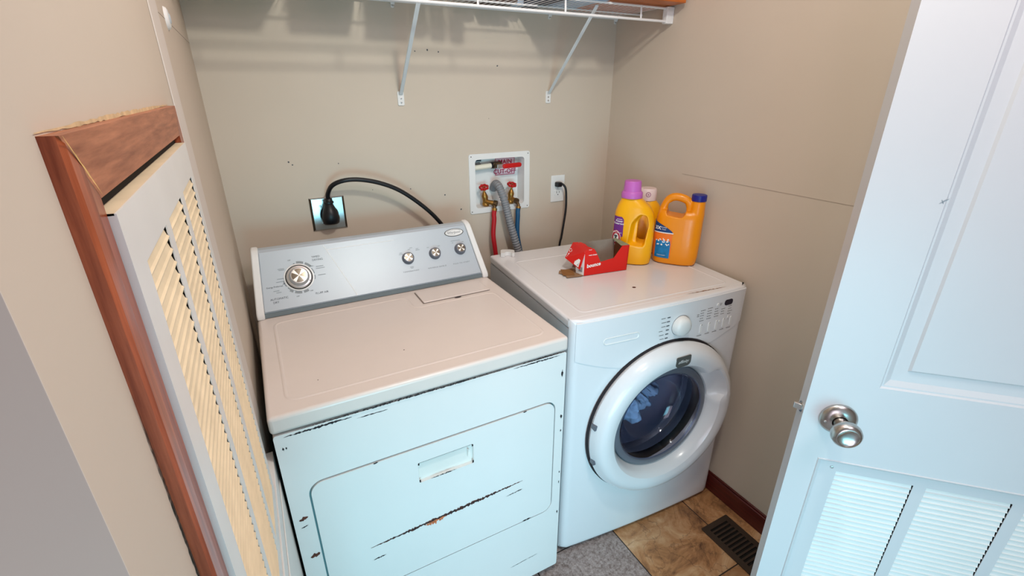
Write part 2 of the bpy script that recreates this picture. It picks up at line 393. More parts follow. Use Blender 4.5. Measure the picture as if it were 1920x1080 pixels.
# ------------------------------------------------------------------ closet ceiling lamp (warm light) and an added hall lamp for fill
def ceiling_lamp(x, y, label, r=.14):
    t = thing('ceiling_lamp', (x, y, ZC), label, 'ceiling light')
    MB().lathe([(0, 0), (r, 0), (r, -.03), (0, -.03)], (0, 0, 0), (0, 0, 1), (1, 0, 0), 32).build('lamp_base', NICK, t)
    MB().lathe([(r*.4, -.031), (r*.38, -.04), (r*.2, -.048), (0, -.05)], (0, 0, 0), (0, 0, 1), (1, 0, 0), 32).build('lamp_shade', mat('lamp_glass', (250, 240, 225), .5, emis=((1, .88, .7), 3)), t)
ceiling_lamp(.62, -1.45, 'round flush ceiling lamp above the closet opening')
ceiling_lamp(.8, -2.1, 'added round flush ceiling lamp in the unseen hall')  # added fixture that goes with the hall fill light

# ------------------------------------------------------------------ louvred grille builder
def grille(parent, fn, u0, u1, v0, v1, cols, vt, vb, pitch, mplate, mslat, depth, ft, gapside=.0024):
    """fn(u,v,w): w>0 is out of the wall.  plate front at w=depth"""
    m = MB()
    holes = [[(a, vb), (b, vb), (b, vt), (a, vt)] for a, b in cols]
    plate(m, [(u0, v0), (u1, v0), (u1, v1), (u0, v1)], holes, fn, depth-ft, depth)
    m.build('face_frame', mplate, parent, smooth=False)
    # returned edges of the pressed frame
    m = MB()
    for (a, b, c, d) in ((u0, v0, u0+ft, v1), (u1-ft, v0, u1, v1), (u0, v0, u1, v0+ft)):
        P = [fn(x, y, z) for z in (0, depth-ft) for (x, y) in ((a, b), (c, b), (c, d), (a, d))]
        m.add(P, [(0, 3, 2, 1), (4, 5, 6, 7), (0, 1, 5, 4), (1, 2, 6, 5), (2, 3, 7, 6), (3, 0, 4, 7)])
    m.build('side_return', mplate, parent, smooth=False)
    m = MB(); P = [fn(x, y, z) for z in (0, depth-ft) for (x, y) in ((u0, v1-ft), (u1, v1-ft), (u1, v1), (u0, v1))]
    m.add(P, [(0, 3, 2, 1), (4, 5, 6, 7), (0, 1, 5, 4), (1, 2, 6, 5), (2, 3, 7, 6), (3, 0, 4, 7)])
    m.build('top_return', mslat, parent, smooth=False)
    n = int((vt-vb)/pitch)
    for a, b in cols:
        m = MB(); a2 = a+.0003; b2 = b-.0003
        b2 -= gapside
        for i in range(n+1):
            z = vt - i*pitch
            pr = [(-.0042, z+.001), (-.0034, z+.002), (-.0004, z-pitch*.72), (.0013, z-pitch*.84), (.0011, z-pitch*.93), (-.0012, z-pitch*.76)]
            P = [fn(a2, q, depth-ft+p) for p, q in pr] + [fn(b2, q, depth-ft+p) for p, q in pr]; k = len(pr)
            m.add(P, [tuple(range(k)), tuple(range(k, 2*k))[::-1]] + [(j, (j+1) % k, k+(j+1) % k, k+j) for j in range(k)])
        m.build('louver_column', mslat, parent, angle=25)
    m = MB(); P = [fn(x, y, z) for z in (.0005, .001) for (x, y) in ((u0+ft, v0+ft), (u1-ft, v0+ft), (u1-ft, v1-ft), (u0+ft, v1-ft))]
    m.add(P, [(0, 3, 2, 1), (4, 5, 6, 7), (0, 1, 5, 4), (1, 2, 6, 5), (2, 3, 7, 6), (3, 0, 4, 7)])
    m.build('dark_backing', DARK, parent, smooth=False)

# wooden casing round the wall grille
Y0, Y1, ZT = -1.424, -.868, 1.5125
tr = bpy.data.objects.new('trim_1', None); C.objects.link(tr); tr.location = (0, 0, 0); struct(tr, 'red brown wooden casing round the white wall grille')
f = YZ()
m = MB()
prof = [(Y0, 0), (Y0, .0075), (Y0+.004, .0095), (Y0+.016, .0105), (Y0+.024, .009), (Y0+.037, .009), (Y0+.037, 0)]
m.prism(prof, lambda u, v, w: (v, u, w if w < 1 else ZT-(u-Y0)*1.0), 0, 2)
m.build('side_casing', WOODV, tr, angle=20)
m = MB()
prof = [(Y1, 0), (Y1, .009), (Y1-.036, .009), (Y1-.036, 0)]
m.prism(prof, lambda u, v, w: (v, u, w if w < 1 else ZT-(Y1-u)*1.0), 0, 2)
m.build('side_casing', WOODV, tr)
m = MB()
m.prism([(Y0, ZT), (Y0+.038, ZT-.0385), (Y1-.036, ZT-.0385), (Y1, ZT)], YZ(), 0, .009)
m.build('head_casing', WOODH, tr)
# rough paint/caulk line along the casing
m = MB(); jag(m, (Y0-.002, ZT+.0015), (Y1+.002, ZT+.0015), .0035, YZ(), .0006, 0, 60, .5, 5)
m.build('yellowed_caulk', mat('yellowed_caulk', (204, 180, 140), .8, var=.2, vscale=60), tr, smooth=False)
m = MB(); jag(m, (Y0-.0005, ZT+.0), (Y0+.036, ZT-.036), .0016, YZ(), .0106, 0, 16, .8, 6); m.build('split_edge', mat('raw_wood', (214, 176, 110), .9, var=.3, vscale=80), tr, smooth=False)
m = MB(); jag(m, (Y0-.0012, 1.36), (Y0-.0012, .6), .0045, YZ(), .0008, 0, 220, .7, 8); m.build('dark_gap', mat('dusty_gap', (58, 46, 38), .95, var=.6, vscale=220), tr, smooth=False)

g = thing('wall_grille', (0, -1.15, .80), 'white louvred air return grille in a brown wooden casing on the left wall', 'vent')
fn = lambda u, v, w: (w, u+1.15, v-.80)
grille(g, fn, -1.386, -.905, .806, 1.464, [(-1.346, -1.233), (-1.210, -1.092), (-1.066, -.936)], 1.421, .845, .0125, GRILW, GRILC, .0135, .0012, .0009)
MB().box((.0002, -1.384, 1.462), (.0015, -.906, 1.4745)).build('gap_shade_strip', DARK, tr, smooth=False)  # dark strip laid in the gap above the grille to stand for shade
m = MB(); m.box((0, -1.386, .05), (.016, -.772, .797)); m.box((.016, -1.34, .09), (.0185, -.80, .74))
tag(m.build('lower_wall_panel', GRILW, bevel=.002), 'white painted panel low on the left wall below the louvred grille', 'panel')
t = thing('wall_anchor', (0, -.545, 1.658), 'small oval white anchor plug high on the left wall near the corner', 'wall anchor')
MB().lathe([(0, .006), (.014, .006), (.018, .004), (.0205, 0)], (0, 0, 0), (1, 0, 0), (0, 1, 0), 20).build('rim', PLAS, t)
MB().lathe([(0, .0085), (.007, .008), (.010, .006)], (0, 0, 0), (1, 0, 0), (0, 1, 0), 16).build('plug', mat('anchor_grey', (186, 196, 202), .4), t)

# ------------------------------------------------------------------ dryer
DX, DY = .4874-XO, -.8196; DW, DD, DH = .737, .665, .914
dr = thing('clothes_dryer', (DX, DY, 0), 'white clothes dryer with silver console and rust scratched front, left of the washer', 'dryer')
m = MB(); m.box((0, .012, .03), (DW, DD, DH-.046)); 
m.build('cabinet', ENAM, dr, bevel=.006)
# front panel with opening for the drop door
m = MB()
dx0, dx1, dz0, dz1 = .048, .703, .302, .713
plate(m, rrect(0, .03, DW, DH-.048, .006, 3), [rrect(dx0-.0045, dz0-.0045, dx1+.0045, dz1+.0045, .034, 8)], XZ(), 0, .012)
FR = lambda u, v, w: (u, -w, v)
jag(m, (.02, .8585), (.16, .860), .0045, FR, .0004, 1, 40, .9, 11)
jag(m, (.57, .861), (.715, .861), .003, FR, .0004, 1, 40, .9, 12)
jag(m, (.17, .852), (.24, .852), .002, FR, .0004, 1, 20, .9, 13)
for (x, z, l, h, s) in [(.012, .622, .020, .010, 1), (.013, .598, .016, .003, 2), (.018, .50, .022, .012, 3), (.722, .80, .007, .02, 4), (.725, .652, .007, .014, 5), (.727, .60, .004, .008, 6), (.729, .44, .004, .008, 7), (.729, .40, .003, .010, 8), (.727, .275, .005, .012, 9)]:
    jag(m, (x, z), (x+l, z+(.004 if l > .01 else 0)), h, FR, .0004, 2 if h > .009 and l > .01 else 1, 8, .5, s)
jag(m, (.012, .83), (.0165, .83), .007, FR, .0004, 1, 5, .8, 31); jag(m, (.019, .83), (.022, .83), .006, FR, .0004, 1, 5, .8, 32)
jag(m, (.56, .12), (.66, .125), .002, FR, .0004, 1, 20, .9, 14)
m.build('front_panel', [ENAM, RUSTD, RUST], dr, smooth=False)
m = MB(); m.box((dx0-.01, .0105, dz0-.01), (dx1+.01, .0118, dz1+.01)); m.build('door_gap', mat('door_gap_teal', (128, 158, 162), .6), dr, smooth=False)
# drop door, with pull recess
px0, px1, pz0, pz1 = .296, .448, .603, .667
m = MB(); plate(m, rrect(dx0, dz0, dx1, dz1, .03, 8), [rrect(px0, pz0, px1, pz1, .003, 3)], XZ(), -.0015, .0105)
jag(m, (.155, .452), (.60, .468), .0085, FR, .0019, 2, 130, .8, 20)
jag(m, (.17, .4535), (.57, .4665), .004, FR, .0022, 1, 110, .8, 21)
jag(m, (.30, .452), (.36, .455), .012, FR, .0020, 3, 30, 1.0, 22)
jag(m, (.545, .432), (.60, .436), .003, FR, .0019, 1, 20, .9, 23)
jag(m, (.157, .407), (.19, .409), .003, FR, .0019, 1, 12, .9, 24)
for (x, z) in [(.19, dz1), (.60, dz1)]: jag(m, (x, z), (x+.012, z), .004, FR, .0019, 1, 5, .7, 25)
jag(m, (.60, dz0+.001), (.63, dz0+.001), .005, FR, .0019, 1, 8, .7, 26)
dd = m.build('drop_door', [ENAM, RUSTD, RUST, mat('orange_rust', (196, 110, 70), .9, var=.3, vscale=200)], dr, smooth=False)
m = MB(); m.box((px0-.004, .0085, pz0-.004), (px1+.004, .0102, pz1+.004))
m.add([(px1-.016, .0015, pz1-.012), (px1-.008, .0085, pz1-.022), (px1-.014, .0085, pz1-.046)], [(0, 1, 2)])
for (x, z) in ((px0, pz0), (px0, pz1-.008), (px1-.004, pz0), (px1-.004, pz1-.008)): m.box((x, -.0012, z), (x+.004, .0, z+.008), 1)
m.box((px0+.002, -.0012, pz1-.0012), (px1-.002, .002, pz1), 1)
jag(m, (px0+.03, pz0+.001), (px1-.05, pz0+.001), .003, FR, .0019, 1, 30, .9, 27)
m.build('pull_recess', [CREAMP, RUSTD], dd)
# top panel
m = MB(); m.box((-.003, -.004, DH-.043), (DW+.003, DD-.15, DH)); 
m.build('top_panel', ENAMT, dr, bevel=.009, bseg=4)
m = MB(); FT = lambda u, v, w: (u, v, DH+w)
def bead(mb, pts2, wd, h, fn, close=True, mi=0):
    n = len(pts2); L = []
    for i in range(n):
        p = Vector(pts2[i]); a = Vector(pts2[(i-1) % n] if close or i > 0 else pts2[i]); b = Vector(pts2[(i+1) % n] if close or i < n-1 else pts2[i])
        t = (b-a).normalized(); nn = Vector((-t.y, t.x)); L.append((p, nn))
    vs = []
    for p, nn in L:
        for s_, hh in ((-1, 0), (-.45, h), (.45, h), (1, 0)): q = p+nn*wd*.5*s_; vs.append(fn(q.x, q.y, hh))
    fs = []
    for i in range(n if close else n-1):
        j = (i+1) % n
        for k in range(3): fs.append((i*4+k, i*4+k+1, j*4+k+1, j*4+k))
    mb.add(vs, fs, mi); return mb
def roundpoly(pts, r, n=5):
    out = []; N_ = len(pts)
    for i in range(N_):
        p = Vector(pts[i]); a = Vector(pts[i-1])-p; b = Vector(pts[(i+1) % N_])-p; rr = min(r, .45*a.length, .45*b.length); a.normalize(); b.normalize()
        p0 = p+a*rr; p1 = p+b*rr
        for k in range(n+1):
            t = k/n; q = (1-t)**2*p0 + 2*t*(1-t)*p + t*t*p1; out.append((q.x, q.y))
    return out
bead(m, roundpoly([(.04, .045), (.695, .045), (.695, .372), (.425, .372), (.425, .465), (.04, .465)], .028), .009, .0014, FT)
m.build('embossed_rim', ENAMT, dr, recalc=False)
m = MB(); m.box((.462, .39, DH+.0005), (.690, .484, DH+.0055)); m.build('lint_lid', ENAMT, dr, bevel=.0025)
m = MB(); flat(m, [(.4595, .3885), (.6915, .3885), (.6915, .4855), (.4595, .4855)], FT, .0008); flat(m, circ(.575, .385, .012, 16, .004), FT, .0012, 1)
m.build('lint_slot', [mat('lint_shadow_gap', (150, 140, 134), .8), RUSTD], dr, smooth=False)
m = MB(); jag(m, (.045, .871), (.58, .8715), .0034, lambda u, v, w: (u, -.004-w, v+.0), .0004, 0, 200, .95, 41)
jag(m, (.58, .8715), (.735, .872), .003, lambda u, v, w: (u, -.004-w, v+.0), .0004, 0, 60, .95, 42)
flat(m, circ(.325, .14, .002, 6), FT, .0003); flat(m, circ(.11, .10, .0015, 6), FT, .0003)
m.build('worn_edge', RUSTD, dr, smooth=False)
# console
cs = bpy.data.objects.new('console', None); C.objects.link(cs); cs.parent = dr; cs.location = (0, .512, DH)
vd = Vector((0, .103, .153)).normalized(); nn = Vector((0, -vd.z, vd.y))
P0 = Vector((0, 0, .016))
FA = lambda u, v, w: tuple(P0 + Vector((1, 0, 0))*(u) + vd*v + nn*w)
tap = lambda u, v: .5*DW + (u-.5*DW)*(1-.045*v/.186)
FAT = lambda u, v, w: FA(tap(u, v), v, w)
m = MB()
prof = [(0, .0), (.0, .016), (.103*.99, .016+.150), (.112, .016+.158), (.130, .016+.160), (.150, .150), (.153, 0)]
m.prism(prof, lambda u, v, w: (tap(w, max(0, v-.016)*1.2), u+.002, v), .018, DW-.018)
m.build('console_body', SILV, cs)
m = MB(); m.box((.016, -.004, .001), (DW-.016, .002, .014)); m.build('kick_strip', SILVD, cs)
for (a, b) in ((-.002, .019), (DW-.019, DW+.002)):
    m = MB(); prof = [(-.012, .0), (-.012, .012), (-.008, .02), (.045, .095), (.088, .160), (.098, .172), (.112, .179), (.135, .18), (.156, .165), (.158, 0)]
    m.prism(prof, lambda u, v, w: (tap(w, max(0, v-.016)*1.2), u, v), a, b); m.build('end_cap', PLAS, cs, bevel=.004)
m = MB(); plate(m, [(.021, .002), (DW-.021, .002), (DW-.021, .184), (.021, .184)], [], FAT, -.001, .0012)
fa = m.build('fascia', SILV, cs)
# printed legends on the fascia
m = MB(); W_ = .0016
def bar(p, q, wd, mi):
    p = Vector(p); q = Vector(q); t = (q-p).normalized(); k = Vector((-t.y, t.x))*wd/2
    flat(m, [tuple(p+k), tuple(q+k), tuple(q-k), tuple(p-k)], FA, W_, mi)
bar((.219, .180), (.286, .004), .0016, 2); bar((.224, .165), (.44, .165), .0014, 2)
for s_, u, v, sz in [('AUTOMATIC', .066, .036, .0085), ('DRY', .056, .026, .0085), ('TIMED', .189, .148, .0085), ('DRYING', .193, .138, .0085), ('FLUFF AIR', .186, .032, .0085),
                     ('Energy Preferred', .060, .0725, .0065), ('OFF', .158, .043, .005), ('OFF', .113, .148, .005), ('OFF', .117, .033, .005), ('PUSH TO START', .654, .049, .006), ('TEMPERATURE', .472, .050, .006), ('WRINKLE SHIELD', .564, .049, .006)]:
    put_text(m, s_, sz, u, v, FA, W_, 0, spacing=1.5 if sz == .006 else 1.0)
for u, v, l in [(.078, .086, .024), (.08, .095, .02), (.062, .060, .016), (.068, .054, .014), (.086, .125, .018), (.087, .121, .016), (.195, .116, .022), (.196, .110, .026), (.196, .088, .022), (.172, .12, .01),
                (.452, .117, .009), (.49, .130, .010), (.510, .124, .009), (.452, .112, .014), (.511, .119, .014), (.482, .125, .008), (.478, .064, .012), (.478, .060, .009), (.548, .122, .008), (.588, .122, .008), (.652, .132, .034), (.640, .125, .006), (.678, .124, .006)]:
    bar((u-l/2, v), (u+l/2, v), .0018, 1)
kc = (.131, .091)
for i in range(60):       # graduated ring
    a0 = 2*PI*i/60; 
    if 100 < math.degrees(a0) < 175 or 290 < math.degrees(a0) < 340 or i % 5 == 0: continue
    c = 1 if (30 < math.degrees(a0) < 90 or 225 < math.degrees(a0) < 290) else -1
    r0, r1 = (.044, .051) if c > 0 else (.0445, .046)
    da = 2*PI/60*.95
    flat(m, [(kc[0]+r*math.cos(a), kc[1]+r*math.sin(a)) for r, a in ((r0, a0), (r1, a0), (r1, a0+da), (r0, a0+da))], FA, W_, 3 if c > 0 else 0)
bar((.083, .077), (.098, .084), .0015, 0)
m.build('printed_legend', [INK, INKL, INKW, mat('legend_grey', (132, 140, 144), .5)], fa, smooth=False, recalc=False)
def fascia_knob(u, v, R0, R1, H, big=False):
    o = Vector(FA(u, v, .0012)); seg = 40
    m = MB()
    if big:
        m.lathe([(0, .001), (.0425, .001), (.0425, .002), (.0385, .0025)], o, nn, (1, 0, 0), 48, 2)
        m.lathe([(.0385, .0025), (.0385, .004), (.036, .0055)], o, nn, (1, 0, 0), 48, 3)
        m.lathe([(.036, .0055), (.0335, .009), (.029, .010)], o, nn, (1, 0, 0), 48, 0)
        m.lathe([(.029, .010), (.0255, .022), (.0235, .024), (.0215, .0243)], o, nn, (1, 0, 0), 48, 0)
        rf, hf = .0215, .0243
    else:
        m.lathe([(R0+.001, .0), (R0+.001, .002), (R0, .003), (R0*.93, H*.85), (R0*.85, H), (R1, H+.0003)], o, nn, (1, 0, 0), seg, 1)
        rf, hf = R1, H+.0003
    # polished face, spun-metal sheen painted in as alternating bright/dark wedges
    n = 48; ex = Vector((1, 0, 0)); ey = nn.cross(ex)
    c = o+nn*(hf+.0004)
    for k in range(n):
        a0, a1 = 2*PI*k/n, 2*PI*(k+1)/n; an = math.degrees((a0+a1)/2 - .5) % 90
        m.add([c, o+nn*hf+(ex*math.cos(a0)+ey*math.sin(a0))*rf, o+nn*hf+(ex*math.cos(a1)+ey*math.sin(a1))*rf], [(0, 1, 2)], 4 if an < 34 else 5)
    if big:
        a = -.55; p = o+nn*.0098+(ex*math.cos(a)+ey*math.sin(a))*.0315; t = ex*math.cos(a)+ey*math.sin(a); q = nn.cross(t)
        m.add([p+t*.003+q*.001, p-t*.003+q*.001, p-t*.003-q*.001, p+t*.003-q*.001], [(0, 1, 2, 3)], 3)
    return m.build('timer_knob' if big else 'selector_knob', [CHROM, GASK, PLAS, BLACK, CHROL, CHROD], cs, recalc=False)
fascia_knob(kc[0], kc[1], 0, 0, 0, True)
for u, v in ((.472, .095), (.567, .097), (.661, .099)):
    fascia_knob(u, v, .0195, .0135, .016)
m = MB(); o = Vector(FA(.655, .162, .0012))
m.add([FA(.655+x, .162+y, .0016) for x, y in circ(0, 0, .036, 40, .0145)], [tuple(range(40))], 1)
m.prism(circ(.655, .162, .0325, 40, .012), FA, .0012, .0030, 0)
put_text(m, 'Whirlpool', .0115, .655, .161, FA, .0033, 2, shear=.35)
m.tube([FA(.655+.030*math.cos(a)+.002, .163+.0085*math.sin(a), .0033) for a in [PI*.25+i*PI*1.25/14 for i in range(15)]], .0003, 5, 2)
lab(m.build('oval_badge', [PLAS, LOGOG, INK], cs, recalc=False), 'white oval maker badge')
# feet
for x in (.04, DW-.04):
    for y in (.05, DD-.05): MB().lathe([(0, 0), (.02, 0), (.02, .03), (0, .03)], (x, y, 0), (0, 0, 1), (1, 0, 0), 16).build('foot', BLACK, dr)

# ------------------------------------------------------------------ washer
WY = -.0764; WW, WH = .686, .928
ws = thing('washing_machine', (1.2717-XO, -.7868, 0), 'white front loading washing machine with round door, right of the dryer', 'washing machine', WY)
cx, cz = .360, .498
# cabinet shell open at the front
m = MB()
t_ = .012
m.box((0, .03, .015), (t_, .65, .893)); m.box((WW-t_, .03, .015), (WW, .65, .893)); m.box((t_, .64, .015), (WW-t_, .65, .893)); m.box((t_, .03, .015), (WW-t_, .64, .03))
m.build('cabinet', mat('washer_side', (206, 210, 214), .35), ws)
m = MB(); m.box((-.001, .028, .894), (WW+.001, .655, .9255)); 
m.build('top_panel', WASH, ws, bevel=.008, bseg=4)
m = MB(); FTW = lambda u, v, w: (u, v, .9255+w)
bead(m, roundpoly([(.055, .055), (.63, .055), (.63, .54), (.055, .54)], .02), .010, .0016, FTW); m.build('embossed_rim', WASH, ws, recalc=False)
m = MB(); plate(m, circ(.317, .150, .0065, 14, .0055), [], FTW, 0, .0006); m.build('rust_spot', RUST, ws, smooth=False)
m = MB(); R = random.Random(5); jag(m, (.44, .035), (.60, .030), .003, FTW, .0004, 0, 30, .9, 3); m.build('worn_edge', KRAFT, ws, smooth=False)
# front panel with round opening (vertical edges rounded)
m = MB(); fr = MB()
NX = 24
cyl_r = .236
def fy(x):        # gently bowed front
    e = min(x, WW-x); q = (x-WW/2)/(WW/2)
    y = .010*q*q
    if e < .022: y += .022 - math.sqrt(max(0, .022**2-(.022-e)**2))
    return y
ang = 64
inner = [(cx+cyl_r*math.cos(2*PI*i/ang), cz+cyl_r*math.sin(2*PI*i/ang)) for i in range(ang)]
# outer ring points sampled on rectangle boundary along the same rays
zb0, zb1 = .015, .925
def rect_hit(a):
    c, s = math.cos(a), math.sin(a); t = 1e9
    if c > 1e-9: t = min(t, (WW-cx)/c)
    if c < -1e-9: t = min(t, (0-cx)/c)
    if s > 1e-9: t = min(t, (zb1-cz)/s)
    if s < -1e-9: t = min(t, (zb0-cz)/s)
    return (cx+c*t, cz+s*t)
rays = sorted([2*PI*i/144 for i in range(144)] + [math.atan2(b-cz, a-cx) % (2*PI) for a in (0, WW) for b in (zb0, zb1)])
rows = 14; vs = []; fs = []
for a in rays:
    hx, hz = rect_hit(a); ix_, iz_ = cx+cyl_r*math.cos(a), cz+cyl_r*math.sin(a)
    for k in range(rows+1):
        t = k/rows; t = 1-(1-t)**1.8
        x = ix_+(hx-ix_)*t; z = iz_+(hz-iz_)*t; y = fy(x)
        e = min(zb1-z, z-zb0)
        if e < .008: y += .008-math.sqrt(max(0, .008**2-(.008-e)**2))
        vs.append((x, y, z))
    vs.append((ix_, .05, iz_)); vs.append((hx, .032, hz))
n_ = rows+3
for i in range(len(rays)):
    j = (i+1) % len(rays)
    for k in range(rows): fs.append((i*n_+k, j*n_+k, j*n_+k+1, i*n_+k+1))
    fs.append((i*n_, i*n_+rows+1, j*n_+rows+1, j*n_)); fs.append((i*n_+rows, j*n_+rows, j*n_+rows+2, i*n_+rows+2))
m.add(vs, fs); fp = m.build('front_panel', WASH, ws, angle=50, merge=False)
# control panel skin, following the bow of the front
CO = .0022
def seam(x): q = (x-WW/2)/(WW/2); return .715+.085*q*q+.0
FP = lambda u, v, w: (u, fy(u)-w, v)
m = MB(); N1 = 56; x0_, x1_ = .012, WW-.012; NZ = 12; vs = []; fs = []
for i in range(N1+1):
    x = x0_+(x1_-x0_)*i/N1; zl = seam(x)
    if abs(x-cx) < .297: zl = max(zl, cz+math.sqrt(.297**2-(x-cx)**2))
    for k in range(NZ+1):
        vs.append(FP(x, zl+(.916-zl)*k/NZ, CO))
    vs.append(FP(x, zl, -.001)); vs.append(FP(x, .918, -.001))
n2 = NZ+3
for i in range(N1):
    for k in range(NZ): fs.append((i*n2+k, (i+1)*n2+k, (i+1)*n2+k+1, i*n2+k+1))
    fs.append((i*n2+NZ+1, (i+1)*n2+NZ+1, (i+1)*n2, i*n2)); fs.append((i*n2+NZ, (i+1)*n2+NZ, (i+1)*n2+NZ+2, i*n2+NZ+2))
m.add(vs, fs)
cp = m.build('control_panel', WASH, ws, angle=40)
# detergent drawer pull
m = MB(); 
pill = rrect(.103, .829, .232, .853, .0119, 8)
n = len(pill); inn = rrect(.109, .834, .226, .848, .0069, 8)
m.add([FP(u, v, CO+.0003) for u, v in pill]+[FP(u, v, CO+.002) for u, v in rrect(.105, .8305, .230, .8515, .0104, 8)]+[FP(u, v, CO-.0005) for u, v in inn],
      [(i, (i+1) % n, n+(i+1) % n, n+i) for i in range(n)]+[(n+i, n+(i+1) % n, 2*n+(i+1) % n, 2*n+i) for i in range(n)]+[tuple(range(2*n, 3*n))])
m.build('drawer_pull', PLAS, cp, angle=50)
# selector knob
o = Vector(FP(.392, .840, CO)); MB().lathe([(.034, 0), (.034, .003), (.0315, .014), (.027, .021), (.018, .0245), (.008, .0258), (0, .026)], o, (0, -1, 0), (1, 0, 0), 40).build('selector_knob', PLAS, cp, angle=50)
MB().lathe([(.0355, -.001), (.0355, .0006), (.033, .0006)], o, (0, -1, 0), (1, 0, 0), 40).build('knob_ring', mat('knob_ring_grey', (120, 122, 128), .6), cp)
m = MB(); plate(m, rrect(.576, .872, .613, .892, .0085, 6), [], FP, CO+.0012, CO-.0005); lab(m.build('display', mat('display_navy', (16, 10, 40), .15), cp), 'dark digital display window')
for i, (x, z, w_, h_) in enumerate([(.484, .806, .009, .034), (.520, .806, .009, .034), (.553, .806, .009, .034), (.586, .807, .009, .034), (.620, .808, .009, .034), (.566, .817, .006, .008), (.604, .824, .006, .010), (.546, .881, .010, .012)]):
    m = MB(); plate(m, rrect(x-w_/2, z-h_/2, x+w_/2, z+h_/2, min(w_, h_)*.48, 4), [], FP, CO+.0022, CO-.0005); m.build('push_button', PLAS, cp, bevel=.0008, bseg=2)
m = MB(); R = random.Random(9)
def dash(x, z, l, h=.0018, mi=0):
    flat(m, [(x, z-h/2), (x+l, z-h/2), (x+l, z+h/2), (x, z+h/2)], FP, CO+.0004, mi)
for i in range(7):
    z = .878-i*.0145; dash(.334, z, .012, .0035, 0); dash(.334-.006-R.uniform(.014, .022), z, R.uniform(.014, .02), .002, 1)
for (x, z0, n) in ((.473, .874, 5), (.503, .876, 5), (.536, .868, 4), (.566, .862, 3), (.598, .866, 4)):
    for i in range(n):
        z = z0-i*.0092; dash(x, z, .0028, .0028, 2); dash(x+.0045, z, R.uniform(.008, .018), .0018, 1)
dash(.458, .862, .009, .002, 1); dash(.458, .856, .010, .002, 1); dash(.554, .884, .010, .0018, 1); dash(.554, .879, .009, .0018, 1)
for x in (.477, .512, .545, .578, .611): dash(x-.006, .783, .020, .002, 1)
m.build('printed_legend', [INK, mat('legend_taupe', (112, 108, 104), .7), RUSTD], cp, smooth=False, recalc=False)
m = MB()
for i in range(4):
    for j in range(4):
        if (i*j+i) % 3 != 1: flat(m, [(.060+i*.0022, .797+j*.003), (.062+i*.0022, .797+j*.003), (.062+i*.0022, .7995+j*.003), (.060+i*.0022, .7995+j*.003)], FP, .0005)
flat(m, [(.0595, .796), (.0695, .796), (.0695, .8095), (.0595, .8095)], FP, .0003, 1)
m.build('energy_sticker', [INK, INKL], fp, smooth=False, recalc=False)
# door
dg = bpy.data.objects.new('round_door', None); C.objects.link(dg); dg.parent = ws; dg.location = (cx, 0, cz)
prof = [(.283, .004), (.289, -.006), (.291, -.016), (.286, -.030), (.277, -.044), (.266, -.053), (.252, -.057), (.236, -.056), (.221, -.051), (.212, -.041), (.205, -.026), (.200, -.010), (.197, .004)]
def rm(a, i, r):
    # finger grip scooped in the inner edge, upper right; flat flank low left
    d = math.degrees(a) % 360; k = 0
    s = 1 if 8 < d < 48 else 0
    e = min(1, min(d-8, 48-d)/5) if s else 0
    if 8 <= i <= 10: return r+e*(.026, .030, .022)[i-8]
    if i == 7: return r+e*.014
    if i == 6: return r+e*.006
    return r
MB().lathe([(r, -h) for r, h in prof], (0, 0, 0), (0, -1, 0), (1, 0, 0), 120, rmul=rm).build('door_ring', WASH, dg, angle=28)
MB().lathe([(.2955, -.001), (.295, .0055), (.287, .0055), (.283, 0)], (0, .0, 0), (0, -1, 0), (1, 0, 0), 96).build('door_shadow_gap', RUSTD, dg)
MB().lathe([(.1985, -.008), (.194, .008), (.184, .014), (.174, .014), (.169, .008)], (0, 0, 0), (0, -1, 0), (1, 0, 0), 96).build('inner_rim', GASK, dg)
gl = [(.171, .012), (.168, .010), (.160, -.01), (.150, -.045), (.135, -.075), (.10, -.092), (.05, -.098), (0, -.099)]
gl2 = [(0, -.094), (.05, -.093), (.098, -.087), (.131, -.071), (.145, -.043), (.155, -.01), (.163, .008), (.171, .012)]
MB().lathe(gl, (0, 0, 0), (0, -1, 0), (1, 0, 0), 64).lathe(gl2, (0, 0, 0), (0, -1, 0), (1, 0, 0), 64).build('door_glass', GLASS, dg, angle=60)
for a in (168, 196):
    m = MB()
    A = math.radians(a); o = Vector((.287*math.cos(A), -.026, .287*math.sin(A))); 
    m.box((o.x-.006, -.032, o.z-.009), (o.x+.004, -.012, o.z+.009)); m.build('hinge', GASK, dg, bevel=.001)

m = MB(); bz = .243; FB = lambda u, v, w: (u+.010, -.0562-w, v)
bd = [(-.027, bz+.019), (.031, bz+.0205), (.031, bz-.008), (.022, bz-.0165), (-.020, bz-.0175), (-.027, bz-.010)]
m.prism(roundpoly(bd, .005), FB, 0, .0025); put_text(m, 'affinity', .0155, .002, bz+.001, FB, .0028, 1, shear=.35)
lab(m.build('badge', [LOGOG, INKW], dg, recalc=False), 'small dark grey badge with white script')
